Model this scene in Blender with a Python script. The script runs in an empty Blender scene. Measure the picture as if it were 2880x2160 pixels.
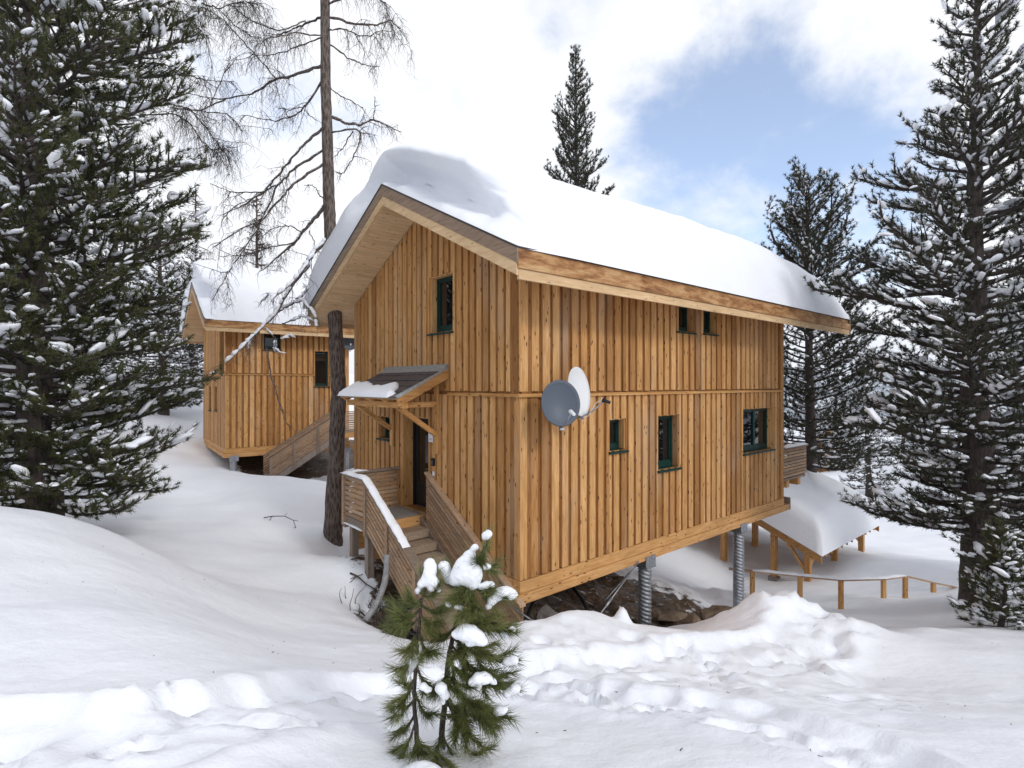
import bpy, bmesh, math, random
import numpy as np
from mathutils import Vector, Matrix

random.seed(7)
RNG = np.random.default_rng(11)
scene = bpy.context.scene
COL = scene.collection
R = math.radians

# ------------------------------------------------------------------ camera, sky, sun, exposure
F, CX, CY = 1511.0, 1440.0, 1080.0           # focal length and centre in photo pixels
cam = bpy.data.objects.new('camera', bpy.data.cameras.new('camera'))
COL.objects.link(cam)
cam.location = (0, 0, 0)
cam.rotation_euler = (R(90), 0, 0)
cam.data.sensor_width = 36.0
cam.data.lens = 36.0 * F / 2880.0
cam.data.clip_end = 3000
scene.camera = cam

SUN_TO = Vector((0.58, -0.62, 0.54)).normalized()
SUN_STRENGTH, SUN_ANGLE = 0.68, 11.0
SKY_STRENGTH, CLOUD_STRENGTH = 0.15, 0.56
EXPOSURE = 0.82

def cam_dir(px, py):
    return Vector(((px - CX) / F, 1.0, -(py - CY) / F)).normalized()

def make_world():
    w = bpy.data.worlds.new('World'); scene.world = w; w.use_nodes = True
    nt = w.node_tree; N = nt.nodes; L = nt.links; N.clear()
    out = N.new('ShaderNodeOutputWorld')
    sky = N.new('ShaderNodeTexSky'); sky.sky_type = 'NISHITA'; sky.sun_disc = False
    sky.sun_elevation = math.asin(SUN_TO.z); sky.sun_rotation = math.atan2(SUN_TO.x, SUN_TO.y)
    sky.altitude = 1800; sky.dust_density = 1.5; sky.ozone_density = 1.2
    b1 = N.new('ShaderNodeBackground'); b1.inputs[1].default_value = SKY_STRENGTH
    L.new(sky.outputs[0], b1.inputs[0])
    tc = N.new('ShaderNodeTexCoord')
    mp = N.new('ShaderNodeMapping'); mp.inputs['Scale'].default_value = (1.0, 1.0, 1.25)
    L.new(tc.outputs['Generated'], mp.inputs[0])
    n1 = N.new('ShaderNodeTexNoise'); n1.inputs['Scale'].default_value = 4.2; n1.inputs['Detail'].default_value = 11
    n1.inputs['Roughness'].default_value = 0.60; n1.inputs['Distortion'].default_value = 0.2
    L.new(mp.outputs[0], n1.inputs['Vector'])
    n2 = N.new('ShaderNodeTexNoise'); n2.inputs['Scale'].default_value = 1.7; n2.inputs['Detail'].default_value = 5
    n2.inputs['Roughness'].default_value = 0.5
    L.new(mp.outputs[0], n2.inputs['Vector'])
    def m(op, a, b=None, clamp=False):
        q = N.new('ShaderNodeMath'); q.operation = op; q.use_clamp = clamp
        for i, v in enumerate((a, b)):
            if v is None: continue
            if isinstance(v, (int, float)): q.inputs[i].default_value = v
            else: L.new(v, q.inputs[i])
        return q.outputs[0]
    def rng(v, a, b, c=0.0, d=1.0):
        q = N.new('ShaderNodeMapRange'); q.interpolation_type = 'SMOOTHSTEP'
        L.new(v, q.inputs[0])
        for i, t in zip((1, 2, 3, 4), (a, b, c, d)): q.inputs[i].default_value = t
        return q.outputs[0]
    tot = None
    for (px, py, r0, r1, amt) in ((2060, 360, 0, 15, 1.0), (2270, 440, 0, 15, .92), (2330, 250, 0, 11, .65), (1960, 570, 0, 10, .8),
                                  (540, 470, 2, 9, .62), (640, 130, 2, 9, .42), (1640, 60, 1, 7, .45),
                                  (2150, 130, 1, 9, .6)):
        d = cam_dir(px, py)
        dp = N.new('ShaderNodeVectorMath'); dp.operation = 'DOT_PRODUCT'
        nv = N.new('ShaderNodeVectorMath'); nv.operation = 'NORMALIZE'
        L.new(tc.outputs['Generated'], nv.inputs[0]); L.new(nv.outputs[0], dp.inputs[0])
        dp.inputs[1].default_value = d
        v = m('MULTIPLY', rng(dp.outputs['Value'], math.cos(R(r1)), math.cos(R(r0))), amt)
        tot = v if tot is None else m('MAXIMUM', tot, v)
    base = rng(n2.outputs[0], .55, .72, 0.0, .3)
    tot = m('MAXIMUM', tot, base)
    s = m('ADD', m('MULTIPLY', tot, .95), m('MULTIPLY', m('SUBTRACT', n1.outputs[0], .5), 2.5))
    blue = rng(s, .16, 1.02, 0.0, .78)
    cl = N.new('ShaderNodeMixRGB'); cl.inputs[1].default_value = (.78, .84, .97, 1); cl.inputs[2].default_value = (1.06, 1.08, 1.13, 1)
    L.new(rng(n2.outputs[0], .36, .56), cl.inputs[0])
    b2 = N.new('ShaderNodeBackground'); b2.inputs[1].default_value = CLOUD_STRENGTH
    L.new(cl.outputs[0], b2.inputs[0])
    mx = N.new('ShaderNodeMixShader')
    L.new(blue, mx.inputs[0]); L.new(b2.outputs[0], mx.inputs[1]); L.new(b1.outputs[0], mx.inputs[2])
    L.new(mx.outputs[0], out.inputs[0])
make_world()

sun = bpy.data.objects.new('sun', bpy.data.lights.new('sun', 'SUN'))
COL.objects.link(sun)
sun.rotation_euler = SUN_TO.to_track_quat('Z', 'Y').to_euler()
sun.location = (20, -20, 30)
sun.data.energy = SUN_STRENGTH; sun.data.angle = R(SUN_ANGLE); sun.data.color = (1, .972, .93)
scene.view_settings.view_transform = 'Standard'; scene.view_settings.look = 'None'
scene.view_settings.exposure = EXPOSURE; scene.view_settings.gamma = 1.0
scene.view_settings.use_curve_mapping = False

# ------------------------------------------------------------------ helpers
def at(px, py, Y):
    return Vector(((px - CX) / F * Y, Y, -(py - CY) / F * Y))

def tag(o, label=None, cat=None, group=None, kind=None):
    if label: o['label'] = label
    if cat: o['category'] = cat
    if group: o['group'] = group
    if kind: o['kind'] = kind
    return o

def empty(name, loc=(0, 0, 0), rz=0.0, label=None, cat=None, group=None):
    o = bpy.data.objects.new(name, None); COL.objects.link(o)
    o.location = loc; o.rotation_euler = (0, 0, rz); o.empty_display_size = .2
    return tag(o, label, cat, group)

def np_mesh(name, V, faces, mat, parent=None, smooth=False):
    """V (n,3); faces: list of int arrays (m,k)."""
    V = np.asarray(V, dtype=np.float32)
    me = bpy.data.meshes.new(name)
    me.vertices.add(len(V)); me.vertices.foreach_set('co', V.ravel())
    fl = [np.asarray(f, dtype=np.int32) for f in faces if len(f)]
    nl = sum(f.size for f in fl); npoly = sum(len(f) for f in fl)
    me.loops.add(nl); me.polygons.add(npoly)
    me.loops.foreach_set('vertex_index', np.concatenate([f.ravel() for f in fl]))
    tot = np.concatenate([np.full(len(f), f.shape[1], np.int32) for f in fl])
    st = np.concatenate([[0], np.cumsum(tot)[:-1]]).astype(np.int32)
    me.polygons.foreach_set('loop_start', st)
    me.polygons.foreach_set('loop_total', tot)
    if smooth: me.polygons.foreach_set('use_smooth', np.ones(npoly, dtype=bool))
    me.update(calc_edges=True)
    if mat: me.materials.append(mat)
    o = bpy.data.objects.new(name, me); COL.objects.link(o)
    if parent: o.parent = parent
    return o

class MB:
    """collects simple solids and links them as one mesh object"""
    def __init__(self): self.v = []; self.f = []; self.sm = []
    def hexa(self, p):      # p: 8 points, bottom 4 (ccw) then top 4
        b = len(self.v); self.v += [tuple(q) for q in p]
        for f in ((3, 2, 1, 0), (4, 5, 6, 7), (0, 1, 5, 4), (1, 2, 6, 5), (2, 3, 7, 6), (3, 0, 4, 7)):
            self.f.append(tuple(b + i for i in f)); self.sm.append(False)
        return self
    def box(self, x0, x1, y0, y1, z0, z1):
        return self.hexa([(x0, y0, z0), (x1, y0, z0), (x1, y1, z0), (x0, y1, z0), (x0, y0, z1), (x1, y0, z1), (x1, y1, z1), (x0, y1, z1)])
    def beam(self, a, b, w, h, up=(0, 0, 1)):   # bar from a to b, width w (sideways), height h (along up)
        a, b = Vector(a), Vector(b); d = (b - a).normalized(); upv = Vector(up)
        s = d.cross(upv).normalized(); n = s.cross(d).normalized()
        s *= w / 2; n *= h / 2
        return self.hexa([a - s - n, a + s - n, a + s + n, a - s + n, b - s - n, b + s - n, b + s + n, b - s + n])
    def tube(self, pts, rad, seg=8, cap=True):
        pts = [Vector(p) for p in pts]
        if not hasattr(rad, '__len__'): rad = [rad] * len(pts)
        b = len(self.v); u = None
        for i, p in enumerate(pts):
            t = (pts[min(i + 1, len(pts) - 1)] - pts[max(i - 1, 0)]).normalized()
            if u is None: u = t.orthogonal().normalized()
            u = (u - t * u.dot(t)).normalized(); w = t.cross(u)
            for k in range(seg):
                a = 2 * math.pi * k / seg
                self.v.append(tuple(p + (u * math.cos(a) + w * math.sin(a)) * rad[i]))
        for i in range(len(pts) - 1):
            for k in range(seg):
                k2 = (k + 1) % seg
                self.f.append((b + i * seg + k, b + i * seg + k2, b + (i + 1) * seg + k2, b + (i + 1) * seg + k)); self.sm.append(True)
        if cap:
            self.f.append(tuple(b + k for k in reversed(range(seg)))); self.sm.append(False)
            e = b + (len(pts) - 1) * seg
            self.f.append(tuple(e + k for k in range(seg))); self.sm.append(False)
        return self
    def build(self, name, mat, parent=None, M=None, bevel=0.0):
        bm = bmesh.new()
        vs = [bm.verts.new(p) for p in self.v]
        for f, s in zip(self.f, self.sm):
            try:
                q = bm.faces.new([vs[i] for i in f]); q.smooth = s
            except ValueError: pass
        bmesh.ops.recalc_face_normals(bm, faces=bm.faces)
        if bevel:
            bmesh.ops.bevel(bm, geom=[e for e in bm.edges], offset=bevel, segments=1, affect='EDGES', clamp_overlap=True)
        me = bpy.data.meshes.new(name); bm.to_mesh(me); bm.free()
        if M is not None: me.transform(M)
        if mat: me.materials.append(mat)
        o = bpy.data.objects.new(name, me); COL.objects.link(o)
        if parent: o.parent = parent
        return o

def hash2(ix, iy, seed):
    h = (ix.astype(np.int64) * 374761393 + iy.astype(np.int64) * 668265263 + seed * 974711) & 0xFFFFFFFF
    h = ((h ^ (h >> 13)) * 1274126177) & 0xFFFFFFFF
    return ((h ^ (h >> 16)) & 0xFFFF) / 65535.0
def vnoise(x, y, seed=0):
    x = np.asarray(x, float); y = np.asarray(y, float)
    ix, iy = np.floor(x), np.floor(y); fx, fy = x - ix, y - iy
    fx = fx * fx * fx * (fx * (fx * 6 - 15) + 10); fy = fy * fy * fy * (fy * (fy * 6 - 15) + 10)
    ix = ix.astype(np.int64); iy = iy.astype(np.int64)
    a = hash2(ix, iy, seed); b = hash2(ix + 1, iy, seed); c = hash2(ix, iy + 1, seed); d = hash2(ix + 1, iy + 1, seed)
    return (a + (b - a) * fx) * (1 - fy) + (c + (d - c) * fx) * fy - .5
def fbm(x, y, seed=0, oct=3):
    s = 0; a = 1.0
    for i in range(oct):
        s = s + a * vnoise(x * 2 ** i + 17.3 * i, y * 2 ** i - 9.1 * i, seed + i); a *= .5
    return s
def sstep(a, b, x):
    t = np.clip((np.asarray(x, float) - a) / (b - a), 0, 1); return t * t * (3 - 2 * t)

# ------------------------------------------------------------------ materials
def new_mat(name, color=(.5, .5, .5), rough=.6, metal=0.0, spec=.3):
    m = bpy.data.materials.new(name); m.use_nodes = True
    b = m.node_tree.nodes['Principled BSDF']
    b.inputs['Base Color'].default_value = (*color, 1); b.inputs['Roughness'].default_value = rough
    b.inputs['Metallic'].default_value = metal; b.inputs['Specular IOR Level'].default_value = spec
    return m
class NT:
    def __init__(self, m): self.t = m.node_tree; self.N = self.t.nodes; self.L = self.t.links; self.b = self.N['Principled BSDF']
    def link(self, a, b): self.L.new(a, b)
    def coord(self, kind='Object', scale=(1, 1, 1), off=None):
        tc = self.N.new('ShaderNodeTexCoord'); mp = self.N.new('ShaderNodeMapping'); mp.inputs['Scale'].default_value = scale
        src = tc.outputs[kind]
        if off is not None:
            a = self.N.new('ShaderNodeVectorMath'); a.operation = 'ADD'; self.link(src, a.inputs[0]); self.link(off, a.inputs[1]); src = a.outputs[0]
        self.link(src, mp.inputs[0]); return mp.outputs[0]
    def noise(self, vec, scale, detail=4, rough=.55, dist=0.0):
        n = self.N.new('ShaderNodeTexNoise'); self.link(vec, n.inputs['Vector'])
        n.inputs['Scale'].default_value = scale; n.inputs['Detail'].default_value = detail
        n.inputs['Roughness'].default_value = rough; n.inputs['Distortion'].default_value = dist
        return n.outputs[0]
    def voro(self, vec, scale):
        n = self.N.new('ShaderNodeTexVoronoi'); self.link(vec, n.inputs['Vector']); n.inputs['Scale'].default_value = scale
        return n.outputs['Distance']
    def ramp(self, v, stops):
        r = self.N.new('ShaderNodeValToRGB'); self.link(v, r.inputs[0])
        e = r.color_ramp.elements
        while len(e) < len(stops): e.new(.5)
        for q, (p, c) in zip(e, stops): q.position = p; q.color = (*c, 1) if len(c) == 3 else c
        return r.outputs[0]
    def mapr(self, v, a, b, c=0.0, d=1.0):
        q = self.N.new('ShaderNodeMapRange'); self.link(v, q.inputs[0])
        for i, t in zip((1, 2, 3, 4), (a, b, c, d)): q.inputs[i].default_value = t
        return q.outputs[0]
    def math(self, op, a, b):
        q = self.N.new('ShaderNodeMath'); q.operation = op
        for i, v in enumerate((a, b)):
            if isinstance(v, (int, float)): q.inputs[i].default_value = v
            else: self.link(v, q.inputs[i])
        return q.outputs[0]
    def mix(self, f, a, b, mode='MIX'):
        q = self.N.new('ShaderNodeMixRGB'); q.blend_type = mode
        for i, v in enumerate((f, a, b)):
            if isinstance(v, (int, float)): q.inputs[i].default_value = v
            elif isinstance(v, tuple): q.inputs[i].default_value = (*v, 1)
            else: self.link(v, q.inputs[i])
        return q.outputs[0]
    def bump(self, h, strength=.3, dist=.02):
        q = self.N.new('ShaderNodeBump'); q.inputs['Strength'].default_value = strength; q.inputs['Distance'].default_value = dist
        self.link(h, q.inputs['Height']); self.link(q.outputs[0], self.b.inputs['Normal'])
    def color(self, c): self.link(c, self.b.inputs['Base Color'])
    def random(self):
        return self.N.new('ShaderNodeObjectInfo').outputs['Random']

def wood(name, dark, mid, light, axis='z', knots=1.0, rand=.3, grey=0.0, rough=.62):
    m = new_mat(name, mid, rough, 0, .25); t = NT(m)
    st = {'z': (1, 1, .09), 'x': (.09, 1, 1), 'y': (1, .09, 1)}[axis]
    ks = {'z': (1, 1, .33), 'x': (.33, 1, 1), 'y': (1, .33, 1)}[axis]
    rnd = t.random()
    off = t.N.new('ShaderNodeCombineXYZ')
    for i, k in enumerate((37.0, 53.0, 29.0)): t.link(t.math('MULTIPLY', rnd, k), off.inputs[i])
    off = off.outputs[0]
    g = t.noise(t.coord('Object', st, off), 26, 5, .6, .6)
    col = t.ramp(g, [(.25, dark), (.5, mid), (.78, light)])
    big = t.noise(t.coord('Object', ks, off), 3.0, 3, .6)
    col = t.mix(t.mapr(big, .35, .75, 0, .55), col, tuple(c * .62 for c in mid))
    # boards differ from one another in tone
    tone = t.ramp(rnd, [(0, (1 - rand, 1 - rand * 1.15, 1 - rand * 1.3)), (.22, (1 - rand * .3, 1 - rand * .45, 1 - rand * .6)), (.5, (1, 1, 1)), (.78, (1 + rand * .25, 1 + rand * .35, 1 + rand * .55)), (1, (1 + rand * .45, 1 + rand * .62, 1 + rand * 1.1))])
    col = t.mix(1.0, col, tone, 'MULTIPLY')
    if name in ('larch_cladding', 'larch_backing_shaded'):       # uneven weathering: paler, greyer washes running down the boards
        wn = t.noise(t.coord('Object', (1, 1, .22)), 1.5, 5, .62)
        col = t.mix(t.mapr(wn, .52, .74, 0, .50), col, (.44, .325, .225))
        dn = t.noise(t.coord('Object', (1, 1, .16), off), 2.2, 4, .6)
        col = t.mix(t.mapr(dn, .55, .78, 0, .55), col, (.22, .095, .035))
    if grey:
        gn = t.noise(t.coord('Object', ks, off), 5.0, 4, .6)
        col = t.mix(t.mapr(gn, .35, .65, 0, grey), col, (.21, .175, .14))
    if knots:
        kv = t.voro(t.coord('Object', ks, off), 11.5)
        wob = t.math('ADD', kv, t.math('MULTIPLY', t.math('SUBTRACT', t.noise(t.coord('Object', (1, 1, 1), off), 30, 2), .5), .10))
        kf = t.mapr(wob, .10, .19, knots, 0)
        col = t.mix(kf, col, (.085, .036, .012))
    t.color(col)
    t.bump(g, .22, .006)
    return m

HONEY = ((.36, .160, .046), (.56, .294, .105), (.71, .435, .195))
PALE = ((.50, .31, .15), (.66, .45, .25), (.76, .56, .34))
M = {}
M['clad'] = wood('larch_cladding', *HONEY, axis='z', rand=.40)
M['clad_back'] = wood('larch_backing_shaded', (.18, .072, .018), (.29, .125, .036), (.41, .205, .073), axis='z', rand=.1)  # same larch, darkened so the batten gaps carry shadow in their colour
M['beam_x'] = wood('beam_wood_long', *HONEY, axis='x', rand=.2)
M['beam_y'] = wood('beam_wood_cross', *HONEY, axis='y', rand=.2)
M['post'] = wood('post_wood', *HONEY, axis='z', rand=.2)
M['soffit'] = wood('soffit_pine', *PALE, axis='x', rand=.12, knots=.6)
M['soffit_y'] = wood('soffit_pine_cross', *PALE, axis='y', rand=.12, knots=.5)
M['fascia'] = wood('rough_fascia', (.17, .065, .022), (.42, .20, .075), (.62, .38, .18), axis='x', rand=.1, knots=.8)
t = NT(M['fascia']); n = t.noise(t.coord('Object', (.22, 1, 1)), 9, 6, .7, .5)      # bark-edged board: pale sapwood and red bark in patches
t.color(t.ramp(n, [(.34, (.17, .07, .026)), (.47, (.34, .165, .065)), (.57, (.46, .26, .115)), (.72, (.56, .37, .19))])); t.bump(n, .6, .02)
M['barge'] = wood('weathered_board', (.17, .115, .08), (.285, .20, .14), (.38, .28, .20), axis='y', rand=.1, knots=.3)
M['slat'] = wood('slat_wood', (.33, .19, .10), (.48, .30, .17), (.60, .41, .26), axis='y', rand=.25, knots=.9, grey=.5)
M['slat_x'] = wood('slat_wood_long', (.33, .19, .10), (.48, .30, .17), (.60, .41, .26), axis='x', rand=.25, knots=.9, grey=.5)
M['greywood'] = wood('grey_weathered_wood', (.17, .135, .105), (.27, .21, .165), (.36, .29, .23), axis='z', rand=.2, knots=.5)
M['deck'] = wood('deck_boards', (.22, .16, .11), (.33, .25, .18), (.44, .34, .25), axis='y', rand=.2, knots=.3)

M['slate'] = new_mat('slate', (.075, .065, .068), .55)
t = NT(M['slate']); n = t.noise(t.coord('Object'), 9, 5); t.color(t.ramp(n, [(.3, (.05, .043, .047)), (.7, (.115, .10, .10))])); t.bump(n, .3, .01)
M['flash'] = new_mat('zinc_flashing', (.36, .40, .42), .42, .7)
t = NT(M['flash']); n = t.noise(t.coord('Object'), 22, 5); t.color(t.ramp(n, [(.3, (.28, .33, .36)), (.7, (.52, .57, .58))]))
M['edge'] = new_mat('dark_metal_edge', (.06, .06, .062), .4, .6)
M['steel'] = new_mat('galvanised_steel', (.34, .36, .39), .42, .75)
t = NT(M['steel']); n = t.noise(t.coord('Object'), 16, 6, .65); t.color(t.ramp(n, [(.3, (.20, .215, .24)), (.7, (.47, .49, .52))])); t.link(t.mapr(n, .2, .8, .3, .6), t.b.inputs['Roughness'])
M['green'] = new_mat('dark_green_paint', (.004, .032, .026), .4)
t = NT(M['green']); n = t.noise(t.coord('Object'), 14, 4); t.color(t.ramp(n, [(.3, (.003, .024, .020)), (.7, (.006, .040, .032))]))
M['glass'] = new_mat('window_glass', (.006, .008, .009), .015, 0, .9)
t = NT(M['glass']); n = t.noise(t.coord('Object'), 2.0, 1); t.bump(n, .03, .02)
M['door'] = new_mat('dark_door', (.012, .014, .016), .4)
t = NT(M['door']); n = t.noise(t.coord('Object', (1, 1, .1)), 20, 4); t.bump(n, .1, .003)
M['black'] = new_mat('black_plastic', (.014, .014, .015), .45)
M['white_paint'] = new_mat('white_paint', (.72, .72, .72), .4)
M['grey_paint'] = new_mat('slate_grey_paint', (.088, .106, .135), .45)
M['mat_grey'] = new_mat('grey_mat', (.21, .19, .18), .9)
t = NT(M['mat_grey']); n = t.noise(t.coord('Object'), 60, 3); t.color(t.ramp(n, [(.3, (.15, .135, .125)), (.7, (.29, .265, .25))])); t.bump(n, .5, .01)
M['pipe'] = new_mat('grey_plastic_pipe', (.25, .25, .26), .55)
t = NT(M['pipe']); n = t.noise(t.coord('Object'), 12, 4); t.color(t.ramp(n, [(.3, (.17, .17, .175)), (.7, (.31, .31, .315))]))
M['paper'] = new_mat('paper_notice', (.74, .74, .76), .6)
M['ink'] = new_mat('blue_ink', (.10, .13, .40), .6)
M['ink_grey'] = new_mat('grey_ink', (.33, .34, .40), .6)

M['snow'] = new_mat('snow', (.86, .87, .90), .55, 0, .25)
t = NT(M['snow']); v = t.coord('Object')
n = t.noise(v, 9, 6, .6); n2 = t.noise(v, 85, 3, .6)
t.color(t.ramp(t.noise(v, 1.1, 4), [(.3, (.825, .845, .895)), (.7, (.87, .882, .918))]))
t.bump(t.math('ADD', n, t.math('MULTIPLY', n2, .22)), .30, .045)

M['bark'] = new_mat('pine_bark', (.06, .048, .042), .9)
t = NT(M['bark']); v = t.coord('Object', (1, 1, .25)); n = t.noise(v, 22, 6, .65, .5); k = t.voro(v, 26)
t.color(t.ramp(n, [(.3, (.030, .025, .024)), (.6, (.085, .068, .060)), (.8, (.15, .125, .11))])); t.bump(t.math('ADD', n, k), .8, .03)
M['larch_bark'] = new_mat('larch_bark', (.10, .075, .06), .9)
t = NT(M['larch_bark']); v = t.coord('Object', (1, 1, .22)); n = t.noise(v, 20, 6, .65, .6); k = t.voro(v, 24)
t.color(t.ramp(t.math('MULTIPLY', t.math('ADD', n, k), .6), [(.25, (.026, .020, .018)), (.5, (.082, .062, .052)), (.75, (.175, .142, .122))])); t.bump(t.math('ADD', n, k), .9, .03)
M['twig'] = new_mat('larch_twig', (.085, .062, .05), .9)
t = NT(M['twig']); n = t.noise(t.coord('Object'), 5, 4); t.color(t.ramp(n, [(.3, (.035, .026, .022)), (.7, (.09, .07, .058))]))
def needle_mat(name, a, b, c):
    m = new_mat(name, b, .5, 0, .3); t = NT(m)
    v = t.coord('Object'); n = t.noise(v, 3.2, 4, .6); n2 = t.noise(v, 45, 2)
    t.color(t.ramp(t.math('ADD', t.math('MULTIPLY', n, .7), t.math('MULTIPLY', n2, .3)), [(.33, a), (.5, b), (.68, c)]))
    return m
M['needle'] = needle_mat('stone_pine_needles', (.024, .031, .012), (.058, .064, .022), (.108, .104, .040))
M['needle_far'] = needle_mat('far_pine_needles', (.020, .024, .014), (.045, .047, .026), (.084, .076, .044))
M['needle_young'] = needle_mat('young_pine_needles', (.058, .073, .022), (.125, .142, .042), (.235, .232, .085))
M['earth'] = None
M['rock'] = new_mat('rock', (.16, .115, .08), .9)
t = NT(M['rock']); n = t.noise(t.coord('Object'), 4, 7, .65); t.color(t.ramp(n, [(.3, (.07, .048, .034)), (.55, (.17, .12, .082)), (.8, (.28, .23, .19))])); t.bump(n, .8, .06)
M['greyrock'] = new_mat('grey_rock', (.22, .20, .19), .9)
t = NT(M['greyrock']); n = t.noise(t.coord('Object'), 4, 7, .65); t.color(t.ramp(n, [(.3, (.12, .105, .095)), (.8, (.36, .33, .31))])); t.bump(n, .7, .05)

m = new_mat('snow_and_earth', (.86, .87, .90), .6, 0, .2); M['ground'] = m
t = NT(m); v = t.coord('Object')
at_n = t.N.new('ShaderNodeAttribute'); at_n.attribute_name = 'earth'
fn = t.noise(v, 2.6, 8, .68); fine = t.noise(v, 9, 5, .65)
sumv = t.math('ADD', at_n.outputs['Fac'], t.math('MULTIPLY', t.math('SUBTRACT', fn, .5), 1.5))
mask = t.mapr(sumv, .46, .58)
earth = t.ramp(fine, [(.3, (.035, .022, .015)), (.5, (.095, .064, .043)), (.72, (.19, .145, .11))])
snowc = t.ramp(t.noise(v, .9, 4), [(.3, (.825, .845, .895)), (.7, (.87, .882, .918))])
t.color(t.mix(mask, snowc, earth))
h = t.math('ADD', t.math('ADD', t.noise(v, 6, 6, .6), t.math('MULTIPLY', t.noise(v, 60, 3), .12)), t.math('MULTIPLY', t.math('MULTIPLY', mask, fine), 1.6))
t.bump(h, .38, .06)

# ------------------------------------------------------------------ terrain
C1 = Vector((.137, 9.0, 0)); ROT1 = R(40.5)
U1 = Vector((math.cos(ROT1), math.sin(ROT1), 0)); V1 = Vector((-math.sin(ROT1), math.cos(ROT1), 0))
C2 = Vector((-12.03, 22.5, .60)); ROT2 = R(36.7)
W, LEN = 6.53, 10.12                         # chalet width and length

CTRL = []
def cp(px, py, Y): CTRL.append(tuple(at(px, py, Y)))
def cl(x, y, z):                               # in the chalet's own axes
    p = C1 + U1 * x + V1 * y; CTRL.append((p.x, p.y, z))
for a in ((0, 2160, 2.5), (0, 1960, 3.3), (0, 1700, 4.8), (0, 1435, 8.0), (500, 2160, 2.5), (500, 1930, 3.4), (500, 1780, 5.0),
          (250, 1480, 8.0), (432, 1569, 7.9), (572, 1643, 7.5), (696, 1743, 6.9), (845, 1832, 6.0), (250, 1700, 5.2),
          (621, 1512, 12), (815, 1562, 11.4), (920, 1617, 10.6), (970, 1693, 9.6), (1019, 1745, 8.8), (1094, 1787, 7.9),
          (560, 1620, 9.6), (700, 1655, 9.0), (850, 1730, 8.0), (900, 1805, 6.8), (400, 1530, 10), (500, 1470, 13), (500, 1390, 16.5), (480, 1300, 20),
          (1000, 1900, 5.0), (1000, 2160, 2.7), (1250, 1800, 7.2), (1440, 2160, 2.8), (1440, 1950, 4.5), (1440, 1850, 6.0), (1440, 1759, 7.5),
          (1700, 2160, 2.8), (1700, 1950, 4.6), (1700, 1815, 6.8), (1640, 1745, 7.9), (1833, 1766, 8.3), (1979, 1775, 8.8), (2000, 1900, 6.0), (2000, 2160, 2.8),
          (2119, 1700, 9.3), (2190, 1682, 9.6), (2270, 1700, 9.6), (2190, 1800, 7.5), (2400, 1780, 9.8), (2400, 1900, 7.3), (2400, 2160, 3.0),
          (2586, 1765, 9.6), (2713, 1788, 9.2), (2880, 1805, 8.6), (2880, 2000, 5.0), (2880, 2160, 3.0),
          (2450, 1745, 13), (2600, 1745, 12.5), (2700, 1692, 13.5), (2850, 1700, 13.5), (2116, 1690, 15.5), (2365, 1703, 15.2), (2546, 1690, 16), (2640, 1680, 16),
          (2450, 1600, 20), (2187, 1655, 19.2), (2050, 1650, 20.6), (1876, 1622, 19), (2017, 1592, 21.5), (2600, 1550, 25), (2500, 1430, 38), (2300, 1460, 38),
          (2800, 1560, 25), (640, 1335, 22.3), (700, 1338, 19), (900, 1395, 17), (800, 1345, 20), (935, 1503, 14), (880, 1460, 15), (850, 1385, 23), (985, 1350, 24),
          (300, 1290, 22), (420, 1180, 30), (1040, 1592, 10.9), (1035, 1725, 9.9), (985, 1562, 11.6)):
    cp(*a)
for a in ((-.6, -.2, -4.35), (.8, .3, -4.75), (3, .6, -5.05), (5, .5, -5.35), (7.6, .4, -5.9), (9.5, 1.5, -6.3), (3, 3, -4.9), (6, 3.5, -5.4), (10, 5, -6.4),
          (.5, 2, -4.55), (-1.4, 1.3, -4.4), (-1.3, 4.2, -3.68), (-1.3, 2.4, -4.2), (.5, 4.5, -4.5), (4, 6.5, -4.8), (-.3, 6.3, -4.4), (9, 8, -5.6),
          (2, -.75, -4.7), (4.2, -.75, -5.0), (6.3, -.8, -5.5), (8, -.7, -5.9)):
    cl(*a)
CTRL += [(0, 0, -1.62), (-3, 0, -1.6), (4, 0, -1.75), (0, -6, -1.1), (-10, -6, -.9), (12, -6, -1.8), (-14, 4, -1.3), (14, 3, -2.9), (20, 10, -4.8), (-16, 12, -2.0),
         (-25, 30, -1.2), (-20, 50, .5), (-50, 40, 2), (0, 45, -5.0), (0, 70, -4.5), (-60, 0, 1), (-40, 90, 4), (30, 30, -7.8), (45, 60, -9), (20, 90, -10), (0, 140, -8), (70, 10, -6),
         (70, 130, -11), (-70, 140, 6), (-10, 30, -3.6), (4, 30, -6.0), (12, 45, -8.8), (70, -30, -4), (-70, -30, 1), (0, -30, -.5)]
CT = np.array(CTRL)
def _tps_fit(P):
    n = len(P); d = np.linalg.norm(P[:, None, :2] - P[None, :, :2], axis=2)
    K = np.where(d > 0, d * d * np.log(np.maximum(d, 1e-9)), 0) + np.eye(n) * .012
    A = np.zeros((n + 3, n + 3)); A[:n, :n] = K; A[:n, n] = 1; A[:n, n + 1:] = P[:, :2]
    A[n, :n] = 1; A[n + 1:, :n] = P[:, :2].T
    return np.linalg.solve(A, np.concatenate([P[:, 2], [0, 0, 0]]))
TW = _tps_fit(CT)
def ground_base(x, y):
    x = np.asarray(x, float); y = np.asarray(y, float); sh = x.shape
    x = x.ravel(); y = y.ravel(); z = TW[-3] + TW[-2] * x + TW[-1] * y
    for i in range(len(CT)):
        r2 = (x - CT[i, 0]) ** 2 + (y - CT[i, 1]) ** 2
        z += TW[i] * .5 * r2 * np.log(np.maximum(r2, 1e-12))
    return z.reshape(sh)

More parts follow.
